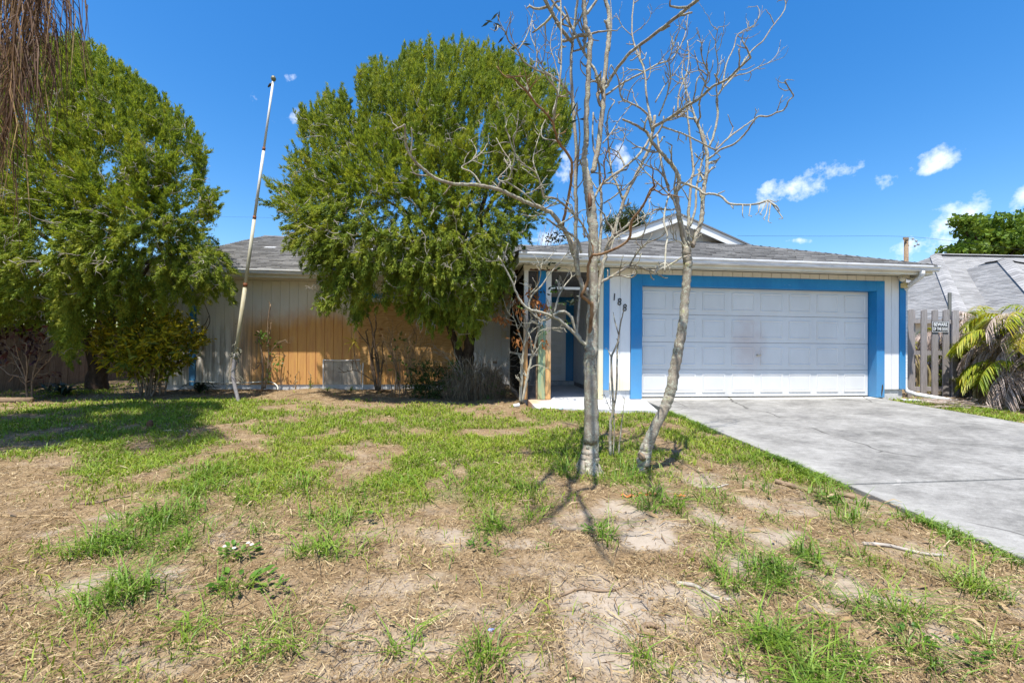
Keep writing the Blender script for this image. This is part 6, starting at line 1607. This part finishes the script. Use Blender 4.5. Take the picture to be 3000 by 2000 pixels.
leaf_tree('hedge_tree', 'dark leafy tree just behind the brown fence at far left', (-15.5, 10.5, -.2), [(-15.8, 10.5, 2.2, 1.7), (-14.8, 12, 2.0, 1.6), (-16.5, 9, 2.0, 1.6), (-14.6, 13.5, 2.2, 1.6), (-17.5, 7.5, 2., 1.6), (-15.5, 11, .9, 1.4), (-17, 8.4, .9, 1.4)], 9000, .16, OAKL, .12)
leaf_tree('shade_tree', 'green tree low behind the neighbouring house, hidden mostly by its roof', (44, 52, -.3), [(44, 52, 4, 3.5), (48, 53, 4.4, 3.6), (40, 53, 3.6, 3)], 9000, .45, OAKL, .4)
# twiggy shrubs behind the main roof
q = tow(-1.0, 13.6, -.1); sh = thing('bare_shrub', 'leafless twigs rising behind the low roof ridge left of the bare trunk', 'shrub', tuple(q)); m = MB()
for px, py in ((1600, 655), (1612, 665), (1625, 640), (1632, 632), (1640, 640), (1648, 648), (1655, 670), (1590, 690), (1585, 672), (1667, 655)):
    e = P(px, py, q[1]); m.tube(spline([q + rng.normal(size=3) * (.2, .2, 0), (q + e) / 2 + rng.normal(size=3) * .1, e], 5), np.linspace(.03, .009, 11), 5)
    twig(m, e - (0, 0, .3), unit(rng.normal(size=3) + (0, 0, 1.5)), .35, .008)
m.build('stem', BROWNW, sh, True); m = MB()
for px, py, k in ((1608, 695, 26), (1620, 700, 18), (1635, 690, 26), (1640, 700, 26), (1655, 700, 8), (1634, 660, 8)): leafbunch(m, P(px, py, q[1]), k, .2, .12, .2)
m.build('leaves', DARKLEAF, sh, kind='stuff')
# utility pole and wires
up_ = P(2655, 700, 30); q = np.array((up_[0], 30, -.3)); po = thing('utility_pole', 'wooden utility pole rising behind the right end of the roof', 'pole', tuple(q))
m = MB(); m.tube([q, np.array((up_[0], 30, up_[2]))], [.17, .13], 10); m.build('post', BROWNW, po, True)
m = MB(); m.box(up_[0] - .35, up_[0] + .05, 29.85, 29.9, up_[2] - .1, up_[2] + .08); m.tube([(up_[0] - .2, 29.9, up_[2] - .1), (up_[0] + .1, 29.9, up_[2] - .55)], .03, 6); m.build('bracket', BROWNW, po)
m = MB()
for dx, dz in ((.3, -.05), (.55, -.2), (.7, -.45), (.45, -.55)): m.lathe([(.03, -.07), (.07, -.05), (.07, .05), (.03, .07)], (up_[0] + dx, 29.8, up_[2] + dz), 8)
m.tube(spline([(up_[0], 29.8, up_[2] - .1), (up_[0] + .3, 29.8, up_[2] - .05), (up_[0] + .6, 29.8, up_[2] - .3), (up_[0] + .5, 29.8, up_[2] - .6), (up_[0] + .1, 29.8, up_[2] - .7)], 4), .012, 5); m.build('insulator', simple('grey_porcelain', (.3, .32, .33), .2, 5, .4), po, True)
def wire(name, lab, pts, r=.009):
    m = MB(); m.tube(spline(pts, 14), r, 5); o = m.build(name, BLACK, None, True); tag(o, lab, 'wire')
wire('power_line', 'thin power line crossing the sky above the garage roof', [P(2160, 691, 30.5), P(2400, 692, 30.5), P(2646, 693, 30), P(2830, 711, 29), P(3060, 740, 27.5)])
wire('power_line', 'thin power line in the sky left of the middle cedar', [P(560, 635, 34), P(700, 636, 34), P(860, 640, 34), P(1200, 655, 34)], .006)

# ================================================================== grass, straw, fallen leaves
def scatter(n, x0, x1, y0, y1, power, seed):
    g = np.random.default_rng(seed); y = (y0 ** (1 - power) + (y1 ** (1 - power) - y0 ** (1 - power)) * g.random(n)) ** (1 / (1 - power)) if power != 1 else y0 * (y1 / y0) ** g.random(n)
    hw = np.minimum(1.5 + 1.5 * y, 12); x = (g.random(n) * 2 - 1) * hw
    k = (x > x0) & (x < x1); return x[k], y[k], g
def blades(name, x, y, h, w_, mat, g, lean=.5, bend=.6):
    z = zlawn(x, y); n = len(x); a = g.random(n) * 6.283; d = np.stack([np.cos(a), np.sin(a), np.zeros(n)], 1); s_ = np.stack([-np.sin(a + g.normal(size=n)), np.cos(a), np.zeros(n)], 1) * w_[:, None] / 2
    b = np.stack([x, y, z - .004], 1); ln = (lean * g.random(n) ** 1.2)[:, None]
    m1 = b + d * ln * h[:, None] * .45 + np.array((0, 0, 1)) * h[:, None] * .6; t = b + d * (ln + bend * g.random(n)[:, None]) * h[:, None] * 1.1 + np.array((0, 0, 1)) * (h * (.7 + .3 * g.random(n)))[:, None]
    vv = np.stack([b - s_, b + s_, m1 + s_ * .8, m1 - s_ * .8, t + s_ * .1, t - s_ * .1], 1).reshape(-1, 3); k = np.arange(n) * 6
    return grid_mesh(name, vv, np.concatenate([np.stack([k, k + 1, k + 2, k + 3], 1), np.stack([k + 3, k + 2, k + 4, k + 5], 1)]), mat, None, 'stuff')
def hou(x, y):
    dx, dy = x - OX, y - OY; return dx * CY + dy * SY, -dx * SY + dy * CY
# turf
x, y, g = scatter(520000, -12, 12, 1.2, 11.5, 1.2, 21)
gf, tf, sf, u, v = lawn_fields(x, y); ok = (g.random(len(x)) < np.clip(gf * 1.15 - .13, 0, 1) * (1 - .8 * np.clip(sf, 0, 1))) & ~inside_paving(u, v) & ~((v > 2.2) & (u > -10.3) & (u < -2.2) & (g.random(len(x)) < .8))
x, y = x[ok], y[ok]; n = len(x)
blades('turf_grass', x, y, (.028 + .045 * g.random(n)) * (.8 + .05 * y), .0028 + .0013 * y * (.6 + .6 * g.random(n)), GRASSM, g, .9, .9)
# tufts
x, y, g = scatter(300000, -12, 12, 1.2, 11, 1.5, 22)
gf, tf, sf, u, v = lawn_fields(x, y); ok = (g.random(len(x)) < np.clip(tf - .12, 0, 1) * .62 * (.3 + 1.2 * sstep(.3, .6, vnoise(x * 7, y * 7)))) & ~inside_paving(u, v)
x, y, t_ = x[ok], y[ok], tf[ok]; n = len(x)
blades('grass_tufts', x, y, (.04 + .13 * g.random(n) ** 1.8 * (.5 + .6 * t_)), .0035 + .0014 * y * (.6 + .6 * g.random(n)), GRASSN, g, 1.5, 1.6)
# stray single blades over the thatch
x, y, g = scatter(45000, -12, 12, 1.2, 9, 1.5, 23)
gf, tf, sf, u, v = lawn_fields(x, y); ok = (g.random(len(x)) < .3 * sstep(.52, .72, vnoise(x * 3 + 9, y * 3)) * (1 - np.clip(sf, 0, 1))) & ~inside_paving(u, v); x, y = x[ok], y[ok]; n = len(x)
blades('stray_grass', x, y, .03 + .06 * g.random(n), .003 + .001 * y, GRASSM, g, 1., 1.)
# grass creeping over the drive's edge
g = np.random.default_rng(5); n = 9000; v_ = -6.9 * g.random(n); u_ = -.05 + .09 * g.normal(size=n) * (vnoise(v_ * 4, v_ * 0) * 1.2); wpt = np.array([tow(a, b, 0) for a, b in zip(u_, v_)]); k_ = (g.random(n) < sstep(.35, .6, vnoise(v_ * 2.2, v_ * 0 + 4)))
blades('edge_grass', wpt[k_, 0], wpt[k_, 1], .03 + .05 * g.random(k_.sum()), .005 + .004 * g.random(k_.sum()), GRASSN, g, 1.1, 1.1)
n = 140; u_ = .6 + 4.2 * g.random(n); k_ = vnoise(u_ * 2.5, u_ * 0 + 7) > .62; wpt = np.array([tow(a, -4.276 + .01 * g.normal(), 0) for a in u_[k_]])
# dry thatch
def litter(name, n, y1, power, seed, Ls, Ws, mat, cond, lift=.03, tilt=.5):
    x, y, g = scatter(n, -12, 12, 1.15, y1, power, seed); gf, tf, sf, u, v = lawn_fields(x, y)
    ok = (g.random(len(x)) < cond(gf, tf, sf, x, y)) & ~inside_paving(u, v); x, y = x[ok], y[ok]; n = len(x)
    a = g.random(n) * 6.283; tl = g.normal(size=n) * tilt; d = np.stack([np.cos(a) * np.cos(tl), np.sin(a) * np.cos(tl), np.abs(np.sin(tl))], 1); s_ = np.stack([-np.sin(a), np.cos(a), g.normal(size=n) * .6], 1)
    l = (Ls[0] + (Ls[1] - Ls[0]) * g.random(n) ** 2); w_ = (Ws[0] + (Ws[1] - Ws[0]) * g.random(n)) * (.6 + .22 * y); b = np.stack([x, y, zlawn(x, y) + .002 + lift * g.random(n) ** 2], 1)
    mid = b + d * l[:, None] * .5 + s_ * (g.normal(size=n) * l * .1)[:, None] + np.array((0, 0, 1)) * (l * .08 * g.random(n))[:, None]; e = b + d * l[:, None] * (.9) + s_ * (g.normal(size=n) * l * .18)[:, None]; e[:, 2] = np.maximum(e[:, 2] * .5 + b[:, 2] * .5, zlawn(e[:, 0], e[:, 1]) + .003); sw = s_ * w_[:, None] / 2
    vv = np.stack([b - sw * .6, b + sw * .6, mid + sw, mid - sw, e + sw * .25, e - sw * .25], 1).reshape(-1, 3); k = np.arange(n) * 6
    return grid_mesh(name, vv, np.concatenate([np.stack([k, k + 1, k + 2, k + 3], 1), np.stack([k + 3, k + 2, k + 4, k + 5], 1)]), mat, None, 'stuff')
litter('dry_thatch', 235000, 10.5, 1.6, 31, (.016, .06), (.002, .0038), STRAW, lambda gf, tf, sf, x, y: np.clip(1 - 1.0 * sf, .08, 1) * (1 - .2 * np.clip(gf, 0, 1)) * (.45 + .65 * sstep(.3, .6, vnoise(x * 5, y * 5))))
litter('dry_stalks', 9000, 9, 1.5, 32, (.05, .16), (.003, .006), STRAW, lambda gf, tf, sf, x, y: .55 * np.ones_like(x), .03, .15)
litter('fallen_leaves', 2400, 9, 1.45, 33, (.04, .12), (.008, .018), DRYLEAF, lambda gf, tf, sf, x, y: .08 + .62 * sstep(.2, 2.2, x) * sstep(4.6, 3., y) + .25 * sstep(6.5, 8., y) * (x < 1), .02, .2)
litter('twig_bits', 2500, 8, 1.5, 34, (.04, .14), (.004, .008), BROWNW, lambda gf, tf, sf, x, y: .4 * np.ones_like(x), .02, .1)
# broad leaved weeds
for px, py, n_, s_, lab in ((705, 1722, 26, .055, 'low broad leaved green weed in the left foreground'), (802, 1735, 30, .028, 'small leaved creeping weed right of the broad leaved weed'), (1086, 1525, 18, .036, 'bright yellow green weed alone on the thatch left of centre'), (699, 1627, 40, .04, 'creeping weed with tiny white flowers in the left foreground'), (1746, 1561, 30, .035, 'leafy green weed on the sand below the big bare tree'), (1397, 1599, 20, .032, 'upright dark weed on the thatch in the middle foreground'), (2660, 1900, 24, .035, 'yellowish leafy weed among grass in the right foreground'), (2820, 1940, 18, .035, 'leafy weed near the bottom right corner'), (2420, 1474, 46, .03, 'low green weed patch beside the dark fallen stick')):
    q = G(px, py); r_ = thing('weed', lab, 'weed', (q[0], q[1], float(zlawn(q[0], q[1])[0]))); m = MB()
    for k in range(n_):
        a = rng.random() * 6.28; rad = s_ * 1.6 * rng.random() ** .6; p_ = np.array((q[0] + math.cos(a) * rad * 1.5, q[1] + math.sin(a) * rad, 0)); p_[2] = float(zlawn(p_[0], p_[1])[0]) + .01 + .03 * rng.random(); d = unit(np.array((math.cos(a), math.sin(a), .25 + .5 * rng.random()))); sd = unit(np.cross(d, (0, 0, 1.))); l = s_ * (.7 + .6 * rng.random()); w_ = l * .26
        m.add([p_, p_ + d * l * .35 + sd * w_, p_ + d * l * .7 + sd * w_ * .8, p_ + d * l - (0, 0, l * .15), p_ + d * l * .7 - sd * w_ * .8, p_ + d * l * .35 - sd * w_, p_ + d * l * .5 - (0, 0, l * .05)], [(0, 6, 1), (1, 6, 2), (2, 6, 3), (3, 6, 4), (4, 6, 5), (5, 6, 0)])
    m.build('leaves', GREENLEAF, r_, kind='stuff')
    if 'white flowers' in lab:
        for k in range(4):
            p_ = np.array((q[0] + rng.normal() * .07, q[1] + rng.normal() * .05, q[2] + .05)); mm = MB(); mm.lathe([(.002, -.006), (.011, 0), (.006, .004)], p_, 6); mm.build('flower', WHITE, r_)
